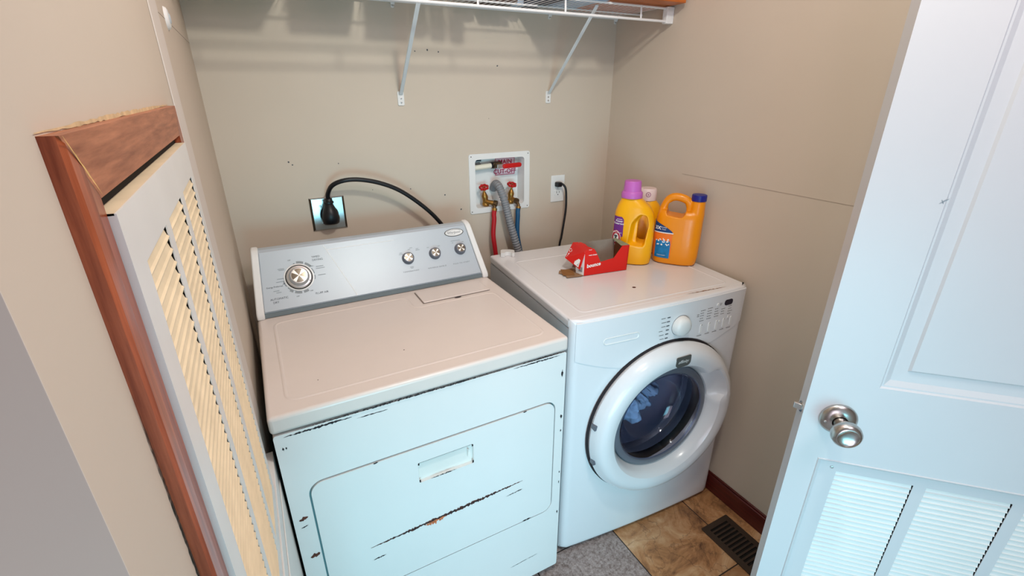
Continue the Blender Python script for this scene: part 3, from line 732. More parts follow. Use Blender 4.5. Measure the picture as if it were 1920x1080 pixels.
# door boot and drum
MB().lathe([(.19, .05), (.20, .07), (.215, .10), (.205, .12)], (cx, 0, cz), (0, 1, 0), (1, 0, 0), 64).build('door_boot', GASK, ws)
m = MB(); m.lathe([(.206, .115), (.262, .13), (.262, .50), (.18, .52), (0, .53)], (cx, 0, cz), (0, 1, 0), (1, 0, 0), 64)
for a in (20, 140, 260):
    A = math.radians(a); d = Vector((math.cos(A), 0, math.sin(A))); s = Vector((-d.z, 0, d.x)); c = Vector((cx, 0, cz))
    P = []
    for y in (.16, .46):
        for r, h in ((.262, .03), (.215, .012), (.215, -.012), (.262, -.03)): P.append(c+d*r+s*h+Vector((0, y, 0)))
    m.add(P, [(0, 1, 2, 3), (7, 6, 5, 4), (0, 4, 5, 1), (1, 5, 6, 2), (2, 6, 7, 3)])
m.build('drum', DRUM, ws, angle=30)
for x in (.05, WW-.05):
    for y in (.07, .6): MB().lathe([(0, 0), (.02, 0), (.02, .02), (0, .02)], (x, y, 0), (0, 0, 1), (1, 0, 0), 16).build('foot', BLACK, ws)
# laundry in the drum: crumpled band of cloth
def wl(x, y, z):
    c, s = math.cos(WY), math.sin(WY); return Vector((1.2717-XO + x*c - y*s, -.7868 + x*s + y*c, z))
m = MB(); R = random.Random(21); pth = []; 
for i in range(40):
    t = i/39; a = math.radians(185+t*135)
    pth.append(wl(cx+.045+.13*math.cos(a), .215+.02*math.sin(t*9), cz+.02+.155*math.sin(a)+.05*t*t))
m.tube(pth, .05, 20, rfn=lambda i: .046+.014*math.sin(i*.9)+.008*math.sin(i*2.3+1))
tw = m.build('towel', DENIM, angle=80)
tx = bpy.data.textures.new('crumple', 'CLOUDS'); tx.noise_scale = .035
md = tw.modifiers.new('sub', 'SUBSURF'); md.levels = md.render_levels = 2
md = tw.modifiers.new('d', 'DISPLACE'); md.texture = tx; md.strength = .035
tag(tw, 'crumpled blue grey towel seen through the glass of the washer door', 'towel')

# small white clip left on the back corner of the washer
cl = wl(.065, .625, .9262)
m = MB()
outl = [(-.028, -.022), (-.012, -.026)] + [(0+.0165*math.cos(a), -.028+.020*math.sin(a)) for a in [PI-.2-i*(PI-.4)/8 for i in range(9)]] + [(.020, -.026), (.026, -.022), (.026, .012), (.010, .022), (-.020, .022), (-.028, .014)]
m.prism(outl, lambda u, v, w: (u, v, w), 0, .017)
o = m.build('plastic_clip', PLAS, bevel=.0015); o.location = cl; o.rotation_euler = (0, 0, -.45)
tag(o, 'small white plastic clip with curved notch on back left corner of the washer', 'clip')

# ------------------------------------------------------------------ wall outlets and cords
t = thing('range_outlet', (.2985, 0, 1.1325), 'square steel wall plate with dryer socket above the dryer console', 'outlet')
m = MB(); s = .0575
m.add([(-s, 0, -s), (s, 0, -s), (s, 0, s), (-s, 0, s), (-s, -.003, -s), (s, -.003, -s), (s, -.003, s), (-s, -.003, s), (-s+.007, -.007, -s+.005), (s-.007, -.007, -s+.005), (s-.007, -.007, s-.004), (-s+.007, -.007, s-.004)],
      [(0, 1, 5, 4), (1, 2, 6, 5), (2, 3, 7, 6), (3, 0, 4, 7), (4, 5, 9, 8), (6, 7, 11, 10)])
m.add([(s, -.003, -s), (s, -.003, s), (s-.007, -.007, s-.004), (s-.007, -.007, -s+.005), (-s, -.003, -s), (-s, -.003, s), (-s+.007, -.007, s-.004), (-s+.007, -.007, -s+.005)], [(0, 1, 2, 3), (4, 7, 6, 5)], 1)  # side bevels darkened, dark reflections of the steel painted in
m.add([(-s+.007, -.0071, -s+.005), (s-.007, -.0071, -s+.005), (s-.007, -.0071, s-.004), (-s+.007, -.0071, s-.004)], [(0, 1, 2, 3)], 0)
m.build('wall_plate', [STEEL, STEELD], t, smooth=False, recalc=True, merge=False)
MB().lathe([(0, .009), (.029, .009), (.031, .007), (.031, .006)], (.002, 0, -.002), (0, -1, 0), (1, 0, 0), 32).build('socket_face', BLACK, t)
for z in (.029, -.031): MB().lathe([(0, .0095), (.003, .009), (.004, .007)], (-.024, 0, z), (0, -1, 0), (1, 0, 0), 12).build('screw', CHROM, t)

t = thing('power_cord', (.30, -.01, 1.13), 'thick black dryer cord arching from the steel outlet down behind the dryer', 'power cord')
L0 = Vector((.30, -.01, 1.13))
m = MB()
# plug body: flattened drop shape, cable leaving at its top
pp = [(0, -.034, .012, .010), (0, -.033, .022, .02), (-.0, -.026, .027, .030), (0, -.010, .029, .034), (0, .008, .026, .034), (0, .022, .021, .030), (0, .034, .0155, .024), (0, .040, .014, .020), (.001, .041, .0165, .022), (.001, .047, .0165, .022), (.002, .048, .0125, .018), (.003, .056, .0115, .016)]
vs = []; sg = 24
for (dxx, dz, rx, ry) in pp:
    for k in range(sg):
        a = 2*PI*k/sg; vs.append((dxx+rx*math.cos(a), -.002-ry*.72-ry*.72*math.sin(a) if False else -.004-(ry)*(1+math.sin(a))*.72, dz+.003))
fs = [(i*sg+k, i*sg+(k+1) % sg, (i+1)*sg+(k+1) % sg, (i+1)*sg+k) for i in range(len(pp)-1) for k in range(sg)] + [tuple(range(sg)), tuple(range((len(pp)-1)*sg, len(pp)*sg))]
m.add(vs, fs); m.build('plug', BLACK, t, angle=50)
cp_ = [(.303, -.015, 1.183), (.304, -.022, 1.205), (.318, -.05, 1.236), (.354, -.068, 1.252), (.407, -.07, 1.251), (.478, -.07, 1.232), (.55, -.07, 1.195), (.634, -.07, 1.124), (.693, -.07, 1.053), (.73, -.07, .98), (.74, -.07, .85), (.72, -.07, .6)]
MB().tube([Vector(p)-L0 for p in spline(cp_, 10)], .0075, 14).build('cable', BLACK, t)

t = thing('duplex_outlet', (1.258, 0, 1.1318), 'white duplex wall outlet to the right of the supply box', 'outlet')
m = MB(); m.box((-.035, -.005, -.058), (.035, 0, .058)); m.build('cover_plate', PLAS, t, bevel=.0025)
for z in (.0195, -.0195):
    m = MB(); m.prism(rrect(-.017, z-.0145, .017, z+.0145, .009, 4), XZ(), -.0065, -.004)
    fo = m.build('receptacle', PLAS, t)
    m = MB()
    for x, h in ((-.0065, .009), (.0065, .0075)): m.box((x-.0011, -.0068, z+.001-h/2+.003), (x+.0011, -.006, z+.001+h/2+.003))
    m.lathe([(0, .0068), (.0024, .0068), (.0024, .006)], (0, 0, z-.007), (0, -1, 0), (1, 0, 0), 12)
    m.build('slots', DARK, fo, smooth=False)
MB().lathe([(0, .0065), (.0025, .006), (.003, .005)], (0, 0, 0), (0, -1, 0), (1, 0, 0), 10).build('screw', CHROM, t)
t = thing('power_cord', (1.253, -.008, 1.152), 'thin black washer cord hanging from the white outlet down behind the washer', 'power cord')
L0 = Vector((1.253, -.008, 1.152))
m = MB(); m.box((-.014, -.022, -.010), (.012, .002, .010)); m.build('plug', BLACK, t, bevel=.004)
m = MB(); pts = [(1.258, -.022, 1.156), (1.264, -.035, 1.153), (1.274, -.042, 1.135), (1.279, -.042, 1.09), (1.279, -.042, 1.04), (1.271, -.042, .98), (1.262, -.042, .92), (1.252, -.042, .86), (1.24, -.05, .6)]
m.tube([Vector(p)-L0 for p in spline(pts, 8)], .0048, 12); m.build('cable', BLACK, t)

# ------------------------------------------------------------------ laundry supply box
bx = thing('supply_box', (.976, 0, 1.064), 'white recessed laundry supply box with MAIN CUT-OFF sign on the back wall', 'valve box')
LB = Vector((.976, 0, 1.064))
m = MB(); fl = lambda u, v, w: (u-.976, w, v-1.064)
plate(m, rrect(.839, 1.064, 1.114, 1.301, .009, 5), [rrect(.8655, 1.086, 1.0880, 1.2785, .012, 5)], fl, -.0035, 0)
for (x, z) in ((.847, 1.073), (1.104, 1.073), (.849, 1.291), (1.105, 1.291)): m.prism(circ(x, z, .0022, 8), fl, -.0040, -.003, 1)
m.build('flange', [PLAS, DARK], bx, bevel=.0012, bseg=2)
m = MB(); dpt = .052
o_ = rrect(.8655, 1.086, 1.0880, 1.2785, .012, 5); n = len(o_)
i_ = rrect(.8675, 1.088, 1.0860, 1.2765, .012, 5)
m.add([fl(u, v, 0) for u, v in o_]+[fl(u, v, dpt) for u, v in i_], [(i, (i+1) % n, n+(i+1) % n, n+i) for i in range(n)]+[tuple(range(n, 2*n))])
m.build('recess', PLAS, bx, recalc=False, angle=40)
# supply label + sign on the back plate of the recess
fs_ = lambda u, v, w: (u-.976, dpt-.0006-w, v-1.064)
m = MB(); flat(m, [(.980, 1.202), (1.071, 1.202), (1.071, 1.2715), (.980, 1.2715)], fs_, .0003, 0)
plate(m, [(.980, 1.202), (1.071, 1.202), (1.071, 1.2715), (.980, 1.2715)], [[(.9825, 1.2045), (1.0685, 1.2045), (1.0685, 1.269), (.9825, 1.269)]], fs_, .0004, .0006, 1)
put_text(m, 'MAIN', .026, 1.0265, 1.256, fs_, .0008, 1, bold=.02); put_text(m, 'CUT-OFF', .026, 1.0255, 1.217, fs_, .0008, 1, bold=.02)
lab(m.build('sign', [SIGNW, INKR], bx, smooth=False, recalc=False), 'white sign with magenta MAIN CUT-OFF lettering')
m = MB()
for i, (l, h) in enumerate(((.028, .006), (.022, .003), (.026, .003), (.022, .003), (.020, .003))): flat(m, [(.889, 1.264-i*.0062), (.889+l, 1.264-i*.0062), (.889+l, 1.264-i*.0062+h), (.889, 1.264-i*.0062+h)], fs_, .0005, 0)
m.build('printed_label', [INK], bx, smooth=False, recalc=False)
# main pipe, valve and red lever
pw = thing('main_valve', (.976, .018, 1.2445), 'brass main shut-off valve on a white pipe with long red lever in the supply box', 'valve')
m = MB(); m.tube([(-.1075, .012, -.002), (-.022, .012, .003)], .0105, 18); m.build('pipe', PVC, pw)
m = MB(); m.tube([(-.026, .012, .003), (-.018, .012, .0035)], .0125, 18, 0); m.tube([(-.018, .012, .003), (.010, .012, .004)], .0135, 8, 1); m.tube([(-.008, .012, .003), (-.008, -.010, .003)], .009, 12, 1); m.tube([(.008, .012, .004), (.022, .012, .004)], .0115, 12, 1)
m.build('valve_body', [BLACK, BRASD], pw)
m = MB(); m.box((-.010, -.017, -.006), (.022, -.013, .009)); m.build('lever_arm', CHROM, pw, bevel=.001)
m = MB(); m.add([], []); m.prism(rrect(.012, -.0085, .098, .0095, .0085, 6), lambda u, v, w: (u, w, v+.03*(u-.012)), -.026, -.012); m.build('red_lever', REDP, pw, bevel=.003)
# two hose bibs
def faucet(x, y, z, label, tilt, swing, group):
    t = thing('hose_bib', (x, y, z), label, 'faucet', 0)
    m = MB(); m.lathe([(0, -.035), (.014, -.035), (.015, -.028), (.011, -.02), (.012, -.005), (.0135, .004), (.011, .012), (.007, .02), (.0045, .024), (.0035, .040), (0, .040)], (0, 0, 0), (tilt*.2, -.12, 1), (1, 0, 0), 18)
    m.tube([(0, 0, -.016), (swing*.3, -.018, -.019), (swing*.5, -.026, -.021)], .0095, 14)
    m.build('valve_body', BRASS, t)
    m = MB(); e = Vector((swing*.5, -.026, -.021)); m.tube([e, e+Vector((swing*.18, -.010, -.002))], .0125, 8); m.build('hose_nut', BRASD, t)
    # red wheel: scalloped
    m = MB(); ax = Vector((tilt*.25, -.30, 1)).normalized(); o = Vector((tilt*.008, -.006, .043)); ex = Vector((1, 0, -.1-tilt*.2)); ex = (ex-ax*ex.dot(ax)).normalized(); ey = ax.cross(ex)
    n = 48; vs = []
    for k in range(n):
        a = 2*PI*k/n; rr = .0195*(1+.10*math.cos(7*a))
        d = ex*math.cos(a)+ey*math.sin(a); q = []
        for (u, h) in ((.62, 0), (.7, .004), (.92, .005), (1, 0), (.92, -.005), (.7, -.004)): vs.append(o+d*rr*u+ax*h)
    fs = [(k*6+j, ((k+1) % n)*6+j, ((k+1) % n)*6+(j+1) % 6, k*6+(j+1) % 6) for k in range(n) for j in range(6)]
    m.add(vs, fs)
    for k in range(4):
        a = k*PI/2+.4; d = ex*math.cos(a)+ey*math.sin(a); m.tube([o, o+d*.0135], .003, 6)
    m.build('hand_wheel', REDP, t, angle=50)
    MB().lathe([(0, .005), (.0035, .004), (.0045, 0), (.0045, -.004)], o, ax, ex, 12).build('wheel_screw', BRASS, t)
    return t
faucet(.912, .012, 1.124, 'brass faucet with red wheel on the left of the supply box, above the red hose', -.8, .055, None)
faucet(1.033, .012, 1.124, 'brass faucet with red wheel on the right of the supply box, above the blue hose', .2, .016, None)
def hose(name, pts, r, material, label, cat='hose', coupler=True, ribs=False):
    L0 = Vector(pts[0]); t = thing(name, L0, label, cat)
    P = [p-L0 for p in spline(pts, 10)]
    if ribs:
        fine = []
        Q = spline(pts, 60)
        acc = 0; last = Q[0]; fine = [Q[0]-L0]; 
        for q in Q[1:]:
            if (q-last).length > .00125: fine.append(q-L0); last = q
        m = MB(); m.tube(fine, r, 18, rfn=lambda i: r*(1, 1, .97, .84, .84, .97)[i % 6]); m.build('corrugated_tube', material, t, angle=60)
    else:
        k = 12
        if coupler:
            MB().tube(P[:k+1], r*.68, 12).build('brass_elbow', BRASD, t)
            MB().tube(P[k:k+4], r*1.12, 14).build('ferrule', BRASS, t)
            MB().tube(P[k+3:], r, 14).build('rubber_tube', material, t)
        else: MB().tube(P, r, 14).build('rubber_tube', material, t)
    return t
hose('hot_water_hose', [(.934, -.010, 1.100), (.938, -.024, 1.088), (.931, -.030, 1.060), (.930, -.034, 1.040), (.922, -.040, .978), (.928, -.042, .914), (.940, -.045, .80), (.96, -.05, .55)], .0098, REDH, 'red rubber hose dropping from the left faucet behind the washer')
hose('cold_water_hose', [(1.043, -.016, 1.100), (1.046, -.030, 1.086), (1.041, -.034, 1.060), (1.039, -.038, 1.040), (1.037, -.038, .965), (1.052, -.036, .89), (1.075, -.034, .80), (1.09, -.034, .55)], .0098, BLUH, 'blue rubber hose dropping from the right faucet behind the washer')
hose('drain_hose', [(.966, .045, 1.150), (.964, .026, 1.168), (.962, .002, 1.176), (.964, -.024, 1.160), (.974, -.045, 1.110), (.995, -.056, 1.013), (1.026, -.062, .903), (1.05, -.07, .80), (1.06, -.07, .55)], .0165, GRYH, 'thick grey corrugated drain hose coming out of the supply box', ribs=True)

# ------------------------------------------------------------------ wire shelf
ZS, SF = 1.800, -.305
sh = thing('wire_shelf', (0, 0, ZS), 'white wire shelf with two angled braces high on the back wall', 'shelf')
m = MB()
for y, z, r in ((-.012, -.003, .003), (-.155, -.0045, .003), (SF, -.002, .0038), (SF-.004, -.043, .0042)):
    m.tube([(.004, y, z), (XR-.006, y, z)], r, 10)
m.build('long_rail', WIRE, sh)
m = MB(); n = int((XR-.03)/.0205)
for i in range(n):
    x = .02+i*.0205; m.tube([(x, -.004, 0), (x, SF+.001, 0)], .0013, 6)
m.build('deck_wires', WIRE, sh)
for x in (.14, .448, .755, 1.06, 1.374, 1.50): MB().tube([(x, SF-.002, 0), (x, SF-.004, -.043)], .0034, 8).build('lip_wire', WIRE, sh)
for x in (.592, 1.197):
    m = MB(); a = Vector((x, -.006, 1.520-ZS)); b = Vector((x, -.290, 1.792-ZS)); d = (b-a).normalized(); nrm = Vector((0, -d.z, d.y)); sx = Vector((1, 0, 0))
    P = []
    for q in (a, b):
        for (u, v) in ((-.0065, 0), (.0065, 0), (.0065, .004), (-.0065, .004)): P.append(q+sx*u+nrm*v)
    m.add(P, [(0, 1, 2, 3), (7, 6, 5, 4), (0, 4, 5, 1), (1, 5, 6, 2), (2, 6, 7, 3), (3, 7, 4, 0)])
    br = m.build('brace', BRACE, sh, bevel=.0015, bseg=2)
    m = MB(); m.prism(rrect(x-.0115, 1.482-ZS, x+.0115, 1.528-ZS, .004, 3), XZ(), -.004, 0); m.build('foot_plate', PLAS, br, bevel=.001)
    m = MB()
    for z in (1.492, 1.505): m.lathe([(0, .006), (.003, .0055), (.0036, .004)], (x, 0, z-ZS), (0, -1, 0), (1, 0, 0), 10)
    m.build('screw', CHROM, br)
for x in (.590, 1.194, 1.512):
    m = MB(); m.box((x-.007, -.010, -.012), (x+.007, 0, .006)); m.box((x-.0055, -.004, -.020), (x+.0055, 0, -.012)); wc = m.build('wall_clip', PLAS, sh, bevel=.002)
    MB().lathe([(0, .006), (.0022, .0055), (.003, .004)], (x, 0, -.015), (0, -1, 0), (1, 0, 0), 8).build('screw', CHROM, wc)
m = MB(); m.box((XR-.034, SF-.010, -.050), (XR-.0005, SF+.012, .003)); m.build('end_bracket', WIRE, sh, bevel=.002)
m = MB(); m.box((.0005, SF-.010, -.050), (.030, SF+.012, .003)); m.build('end_bracket', WIRE, sh, bevel=.002)

# things on the shelf: only their undersides reach the picture
ZT_ = ZS+.0018
def can(x, y, r, h, material, label, cat, name, capm=None):
    t = thing(name, (x, y, ZT_), label, cat)
    MB().lathe([(0, 0), (r*.92, 0), (r, .004), (r, h*.72), (r*.55, h*.86), (r*.5, h*.88)], (0, 0, 0), (0, 0, 1), (1, 0, 0), 28).build('body', material, t)
    MB().lathe([(r*.5, h*.87), (r*.52, h), (0, h)], (0, 0, 0), (0, 0, 1), (1, 0, 0), 20).build('cap', capm or PLAS, t)
def carton(x, y, sx, sy, h, material, label, cat, name, rz=0):
    m = MB(); m.box((-sx/2, -sy/2, 0), (sx/2, sy/2, h)); m.box((-sx/2-.001, -sy/2-.001, h-.03), (sx/2+.001, sy/2+.001, h))
    o = m.build(name, material, bevel=.002); o.location = (x, y, ZT_); o.rotation_euler = (0, 0, rz); tag(o, label, cat)
PLAV = mat('lavender_carton', (214, 204, 220), .5); YEL = mat('yellow_tub', (236, 200, 20), .45); YGR = mat('olive_bottle', (206, 196, 60), .45)
OCH = mat('ochre_bottle', (214, 150, 20), .45); BRN = mat('brown_bottle', (86, 56, 44), .5); PBL = mat('pale_blue_cloth', (176, 200, 224), .85, var=.08, bump=.5)
NAV = mat('navy_box', (26, 38, 66), .5); CRM = mat('cream_box', (220, 210, 190), .6); GRY = mat('grey_box', (120, 110, 106), .6)
carton(.16, -.15, .20, .20, .20, CRM, 'cream box at the far left end of the wire shelf', 'box', 'storage_box')
carton(.40, -.16, .15, .18, .13, GRY, 'grey box near the left end of the wire shelf', 'box', 'storage_box')
carton(.575, -.17, .12, .20, .22, PLAV, 'lavender carton on the wire shelf above the left brace', 'box', 'carton')
can(.665, -.22, .028, .20, OCH, 'ochre bottle beside the lavender carton on the wire shelf', 'bottle', 'cleaner_bottle')
can(.722, -.235, .026, .22, YEL, 'bright yellow bottle among bottles on the wire shelf', 'bottle', 'cleaner_bottle')
can(.778, -.245, .026, .18, YGR, 'olive yellow bottle right of the bright yellow one on the shelf', 'bottle', 'cleaner_bottle', BRN)
can(.835, -.10, .028, .20, BRN, 'dark brown bottle behind the olive yellow bottle on the wire shelf', 'bottle', 'cleaner_bottle', BLACK)
carton(.925, -.080, .11, .12, .20, mat('dark_brown_box', (66, 46, 38), .7), 'dark brown box set back in the middle of the wire shelf', 'box', 'storage_box')
can(1.012, -.075, .024, .21, PBL, 'pale blue bottle between the dark brown and navy boxes on the shelf', 'bottle', 'cleaner_bottle')
carton(1.066, -.190, .050, .28, .24, NAV, 'narrow navy box left of the folded cloth on the wire shelf', 'box', 'storage_box')
m = MB()
for k, (h0, h1) in enumerate(((0, .03), (.031, .06), (.061, .085))):
    m.prism(rrect(-.064+k*.004, -.11, .060-k*.003, .11, .02, 4), lambda u, v, w: (u, v, w), h0, h1)
o = m.build('folded_cloth', PBL, bevel=.006); o.location = (1.168, -.225, ZT_); tag(o, 'pale blue folded cloth on the shelf near the wooden crate', 'cloth')
cr = thing('wooden_crate', (1.372, -.215, ZT_+.004), 'orange brown wooden crate at the right end of the wire shelf', 'crate')
m = MB(); m.box((-.137, -.165, 0), (.135, .155, .012)); m.build('bottom_board', WOODO, cr, bevel=.002)
for y in (-.165, .143):
    for k in range(3): MB().box((-.137, y, .014+k*.062), (.135, y+.012, .066+k*.062)).build('side_slat', WOODO, cr, bevel=.002)
for x in (-.137, .123): MB().box((x, -.153, .012), (x+.012, .143, .20)).build('end_board', WOODO, cr, bevel=.002)

# ------------------------------------------------------------------ detergent bottles on the washer
ZW = .9262 + .0012
def vox(mb, name, material, parent, cutters, vs=.0022, smooth=6):
    """solid blended from overlapping shells, minus cutters, remeshed to one smooth skin"""
    src = mb.build('tmp', material, merge=True); cuts = []
    r0 = src.modifiers.new('r0', 'REMESH'); r0.mode = 'VOXEL'; r0.voxel_size = vs
    for c in cutters:
        k = c.build('cut', material); cuts.append(k)
        b = src.modifiers.new('b', 'BOOLEAN'); b.operation = 'DIFFERENCE'; b.object = k; b.solver = 'EXACT'
    r = src.modifiers.new('r', 'REMESH'); r.mode = 'VOXEL'; r.voxel_size = vs; r.use_smooth_shade = True
    s = src.modifiers.new('s', 'SMOOTH'); s.factor = .6; s.iterations = smooth
    bpy.context.view_layer.update()
    me = bpy.data.meshes.new_from_object(src.evaluated_get(bpy.context.evaluated_depsgraph_get()))
    me.name = name; bpy.data.objects.remove(src)
    for k in cuts: bpy.data.objects.remove(k)
    me.shade_smooth(); me.materials.clear(); me.materials.append(material)
    o = bpy.data.objects.new(name, me); C.objects.link(o); o.parent = parent; return o
def loft(mb, secs, n=40, p=2.6):
    """secs: (z, cx, half width, half depth); superellipse sections"""
    vs = []
    for (z, c, a, b) in secs:
        for k in range(n):
            t = 2*PI*k/n; ct, st = math.cos(t), math.sin(t)
            vs.append((c+a*math.copysign(abs(ct)**(2/p), ct), b*math.copysign(abs(st)**(2/p), st), z))
    L = len(secs)
    fs = [(i*n+k, i*n+(k+1) % n, (i+1)*n+(k+1) % n, (i+1)*n+k) for i in range(L-1) for k in range(n)]
    fs += [tuple(range(n))[::-1], tuple(range((L-1)*n, L*n))]
    mb.add(vs, fs); return mb
def surf(secs, p=2.6, off=.0012):
    def f(u, v, w):
        # u = horizontal position along front (arc-like from section centre), v = height
        z = v
        for i in range(len(secs)-1):
            if secs[i][0] <= z <= secs[i+1][0]: break
        s0, s1 = secs[i], secs[i+1]; t = (z-s0[0])/max(1e-9, s1[0]-s0[0])
        c, a, b = [s0[j]+(s1[j]-s0[j])*t for j in (1, 2, 3)]
        a += off+w; b += off+w
        q = max(-.9995, min(.9995, (u-c)/a)); y = b*(1-abs(q)**p)**(1/p)
        return (u, -y, z)
    return f
def patch(mb, outline, fn, w, m=0, nx=14, nz=14):
    """fill outline(v)->(u0,u1) strip rows over a surface"""
    v0, v1, ofn = outline; vs = []; fs = []
    for j in range(nz+1):
        v = v0+(v1-v0)*j/nz; a, b = ofn(v)
        for i in range(nx+1): vs.append(fn(a+(b-a)*i/nx, v, w))
    for j in range(nz):
        for i in range(nx): fs.append((j*(nx+1)+i, j*(nx+1)+i+1, (j+1)*(nx+1)+i+1, (j+1)*(nx+1)+i))
    mb.add(vs, fs, m)
def disc_rows(u, v, r, r2=None):
    r2 = r2 or r
    return (v-r2+1e-5, v+r2-1e-5, lambda z: (u-r*math.sqrt(max(0, 1-((z-v)/r2)**2)), u+r*math.sqrt(max(0, 1-((z-v)/r2)**2))))

# bottle 1
b1 = thing('detergent_bottle', (1.300, -.456, ZW), 'yellow detergent bottle with lilac cap and purple label, beside the red carton', 'bottle', math.radians(-46), 'yellow bottles on the washer')
S1 = [(0, 0, .066, .040), (.004, 0, .071, .044), (.03, 0, .074, .045), (.09, 0, .075, .045), (.15, 0, .073, .045), (.19, -.002, .069, .043), (.215, -.006, .058, .039), (.232, -.012, .044, .034), (.243, -.016, .034, .030), (.250, -.017, .031, .029)]
m = loft(MB(), S1)
ct = MB(); 
hole = roundpoly([(.014, .080), (.044, .078), (.053, .150), (.047, .178), (.030, .186), (.016, .160)], .009, 5)
ct.prism(hole, lambda u, v, w: (u, w, v), -.08, .08)
c2 = MB(); hh = roundpoly([(-.020, .075), (.046, .068), (.060, .155), (.050, .190), (.018, .194), (-.010, .160)], .010, 6)
n = len(hh)     # tapered finger scoop on the near face
c2.add([(u, -.052, v) for u, v in hh]+[(.031+(u-.031)*.62, -.016, .13+(v-.13)*.85) for u, v in hh], [tuple(range(n)), tuple(range(n, 2*n))]+[(i, (i+1) % n, n+(i+1) % n, n+i) for i in range(n)])
vox(m, 'bottle_body', ORNG, b1, [ct, c2], .0021, 8)
MB().lathe([(.0375, .244), (.038, .246), (.0375, .262), (.0335, .267), (.0315, .269), (.0295, .300), (.0275, .304), (0, .305)], (-.017, 0, 0), (0, 0, 1), (1, 0, 0), 40).build('cap', PURP, b1, angle=40)
m = MB(); F1 = surf(S1)
u0 = -.0745
patch(m, (.105, .178, lambda z: (-.0705, -.034 if z < .170 else -.034-(z-.170)*1.0)), F1, 0, 0)
patch(m, disc_rows(-.058, .098, .0185, .030), F1, .0004, 1); patch(m, disc_rows(-.058, .098, .0165, .028), F1, .0006, 2)
patch(m, disc_rows(-.058, .098, .0150, .0255), F1, .0008, 1); patch(m, disc_rows(-.058, .098, .0100, .0165), F1, .0010, 2)
# raised arm with hammer, as a small dark mark
patch(m, (.086, .104, lambda z: (-.0625, -.0560)), F1, .0013, 3); patch(m, (.102, .109, lambda z: (-.0655, -.0535)), F1, .0013, 3); patch(m, (.086, .091, lambda z: (-.0625, -.0515)), F1, .0013, 3)
put_text(m, 'Power', .010, -.050, .162, F1, .0006, 2, bold=.02); put_text(m, 'Detergent', .009, -.051, .152, F1, .0006, 2, bold=.02)
put_text(m, 'ARM & HAMMER', .0048, -.056, .1185, F1, .0013, 2)
patch(m, (.168, .1695, lambda z: (-.06, -.04)), F1, .0006, 2, 6, 1)
lab(m.build('label', [LPUR, LRED, INKW, INK], b1, recalc=False, angle=60), 'purple label with red round emblem')

# bottle 2, jug with blue cap
b2 = thing('detergent_jug', (1.441, -.539, ZW), 'amber detergent jug with loop handle and blue cap, nearest the right wall', 'bottle', math.radians(-52), 'yellow bottles on the washer')
S2 = [(0, 0, .072, .038), (.004, 0, .077, .043), (.03, 0, .081, .045), (.10, 0, .083, .045), (.15, .001, .082, .044), (.175, .002, .081, .042), (.190, .004, .080, .037), (.20, .006, .077, .030)]
m = loft(MB(), S2, p=3.0)
loft(m, [(.17, .058, .026, .034), (.20, .058, .025, .030), (.235, .058, .0235, .024), (.243, .058, .020, .021)], p=2.2)
P = [(-.064, 0, .165), (-.060, 0, .20), (-.044, 0, .235), (-.020, 0, .246), (.012, 0, .240), (.028, 0, .226), (.033, 0, .19), (.033, 0, .165)]
m.tube(spline(P, 6), .0145, 16)
ct = MB(); ct.prism(roundpoly([(-.044, .184), (.010, .178), (.020, .190), (.020, .214), (.006, .224), (-.022, .230), (-.044, .222)], .008, 4), lambda u, v, w: (u, w, v), -.08, .08)
vox(m, 'jug_body', ORNG2, b2, [ct], .0023, 7)
MB().lathe([(.0255, .238), (.0258, .240), (.0258, .258), (.0240, .260), (0, .2605)], (.058, 0, 0), (0, 0, 1), (1, 0, 0), 36).build('cap', BLUEC, b2, angle=40)
m = MB(); F2 = surf(S2, 3.0)
patch(m, (.028, .150, lambda z: (-.0795, -.012 if z < .118 else -.012-((z-.118)/.032)**1.5*.055)), F2, 0, 1)
patch(m, (.118, .160, lambda z: (-.0795, -.010-((z-.118)/.042)**1.6*.072)), F2, .0004, 0)
patch(m, (.118, .1215, lambda z: (-.0795, -.010)), F2, .0007, 3)
patch(m, (.024, .090, lambda z: (-.070, -.016 if z < .085 else -.018)), F2, .0006, 2)
R = random.Random(4)
for i in range(22):
    patch(m, disc_rows(R.uniform(-.070, -.022), R.uniform(.072, .100), R.uniform(.0018, .0035)), F2, .0009, 3, 4, 6)
put_text(m, '3X', .017, -.066, .136, F2, .0007, 3, bold=.03); put_text(m, 'POWER', .0062, -.046, .139, F2, .0007, 3); put_text(m, 'Clean', .0062, -.045, .132, F2, .0007, 3)
put_text(m, 'CLEAN BURST', .005, -.045, .034, F2, .0009, 3)
lab(m.build('label', [LBLU, LORG, LCYA, INKW], b2, recalc=False, angle=60), 'blue and orange label with white bubbles')

# bottle 3 behind
b3 = thing('detergent_bottle', (1.432, -.375, ZW), 'yellow bottle with pale pink cap, standing behind the other two', 'bottle', math.radians(-40), 'yellow bottles on the washer')
S3 = [(0, 0, .060, .040), (.004, 0, .065, .044), (.10, 0, .067, .045), (.16, 0, .064, .043), (.19, 0, .050, .036), (.205, 0, .034, .030), (.212, 0, .031, .029)]
m = loft(MB(), S3); m.build('bottle_body', ORNG, b3, sub=1, angle=60)
MB().lathe([(.034, .208), (.0345, .225), (.0335, .246), (.030, .253), (0, .254)], (0, 0, 0), (0, 0, 1), (1, 0, 0), 36).build('cap', PINKC, b3, angle=40)
m = MB(); FC = lambda u, v, w: (u, -.0350-w*1.0+ (.0345-math.sqrt(max(0, .0345**2-u*u))), v)
m.add([FC(x, .233+y, .0) for x, y in circ(0, 0, .010, 20, .010)], [tuple(range(20))], 0); m.add([FC(x, .233+y, .0004) for x, y in circ(0, 0, .0065, 20, .0065)], [tuple(range(20))], 1)
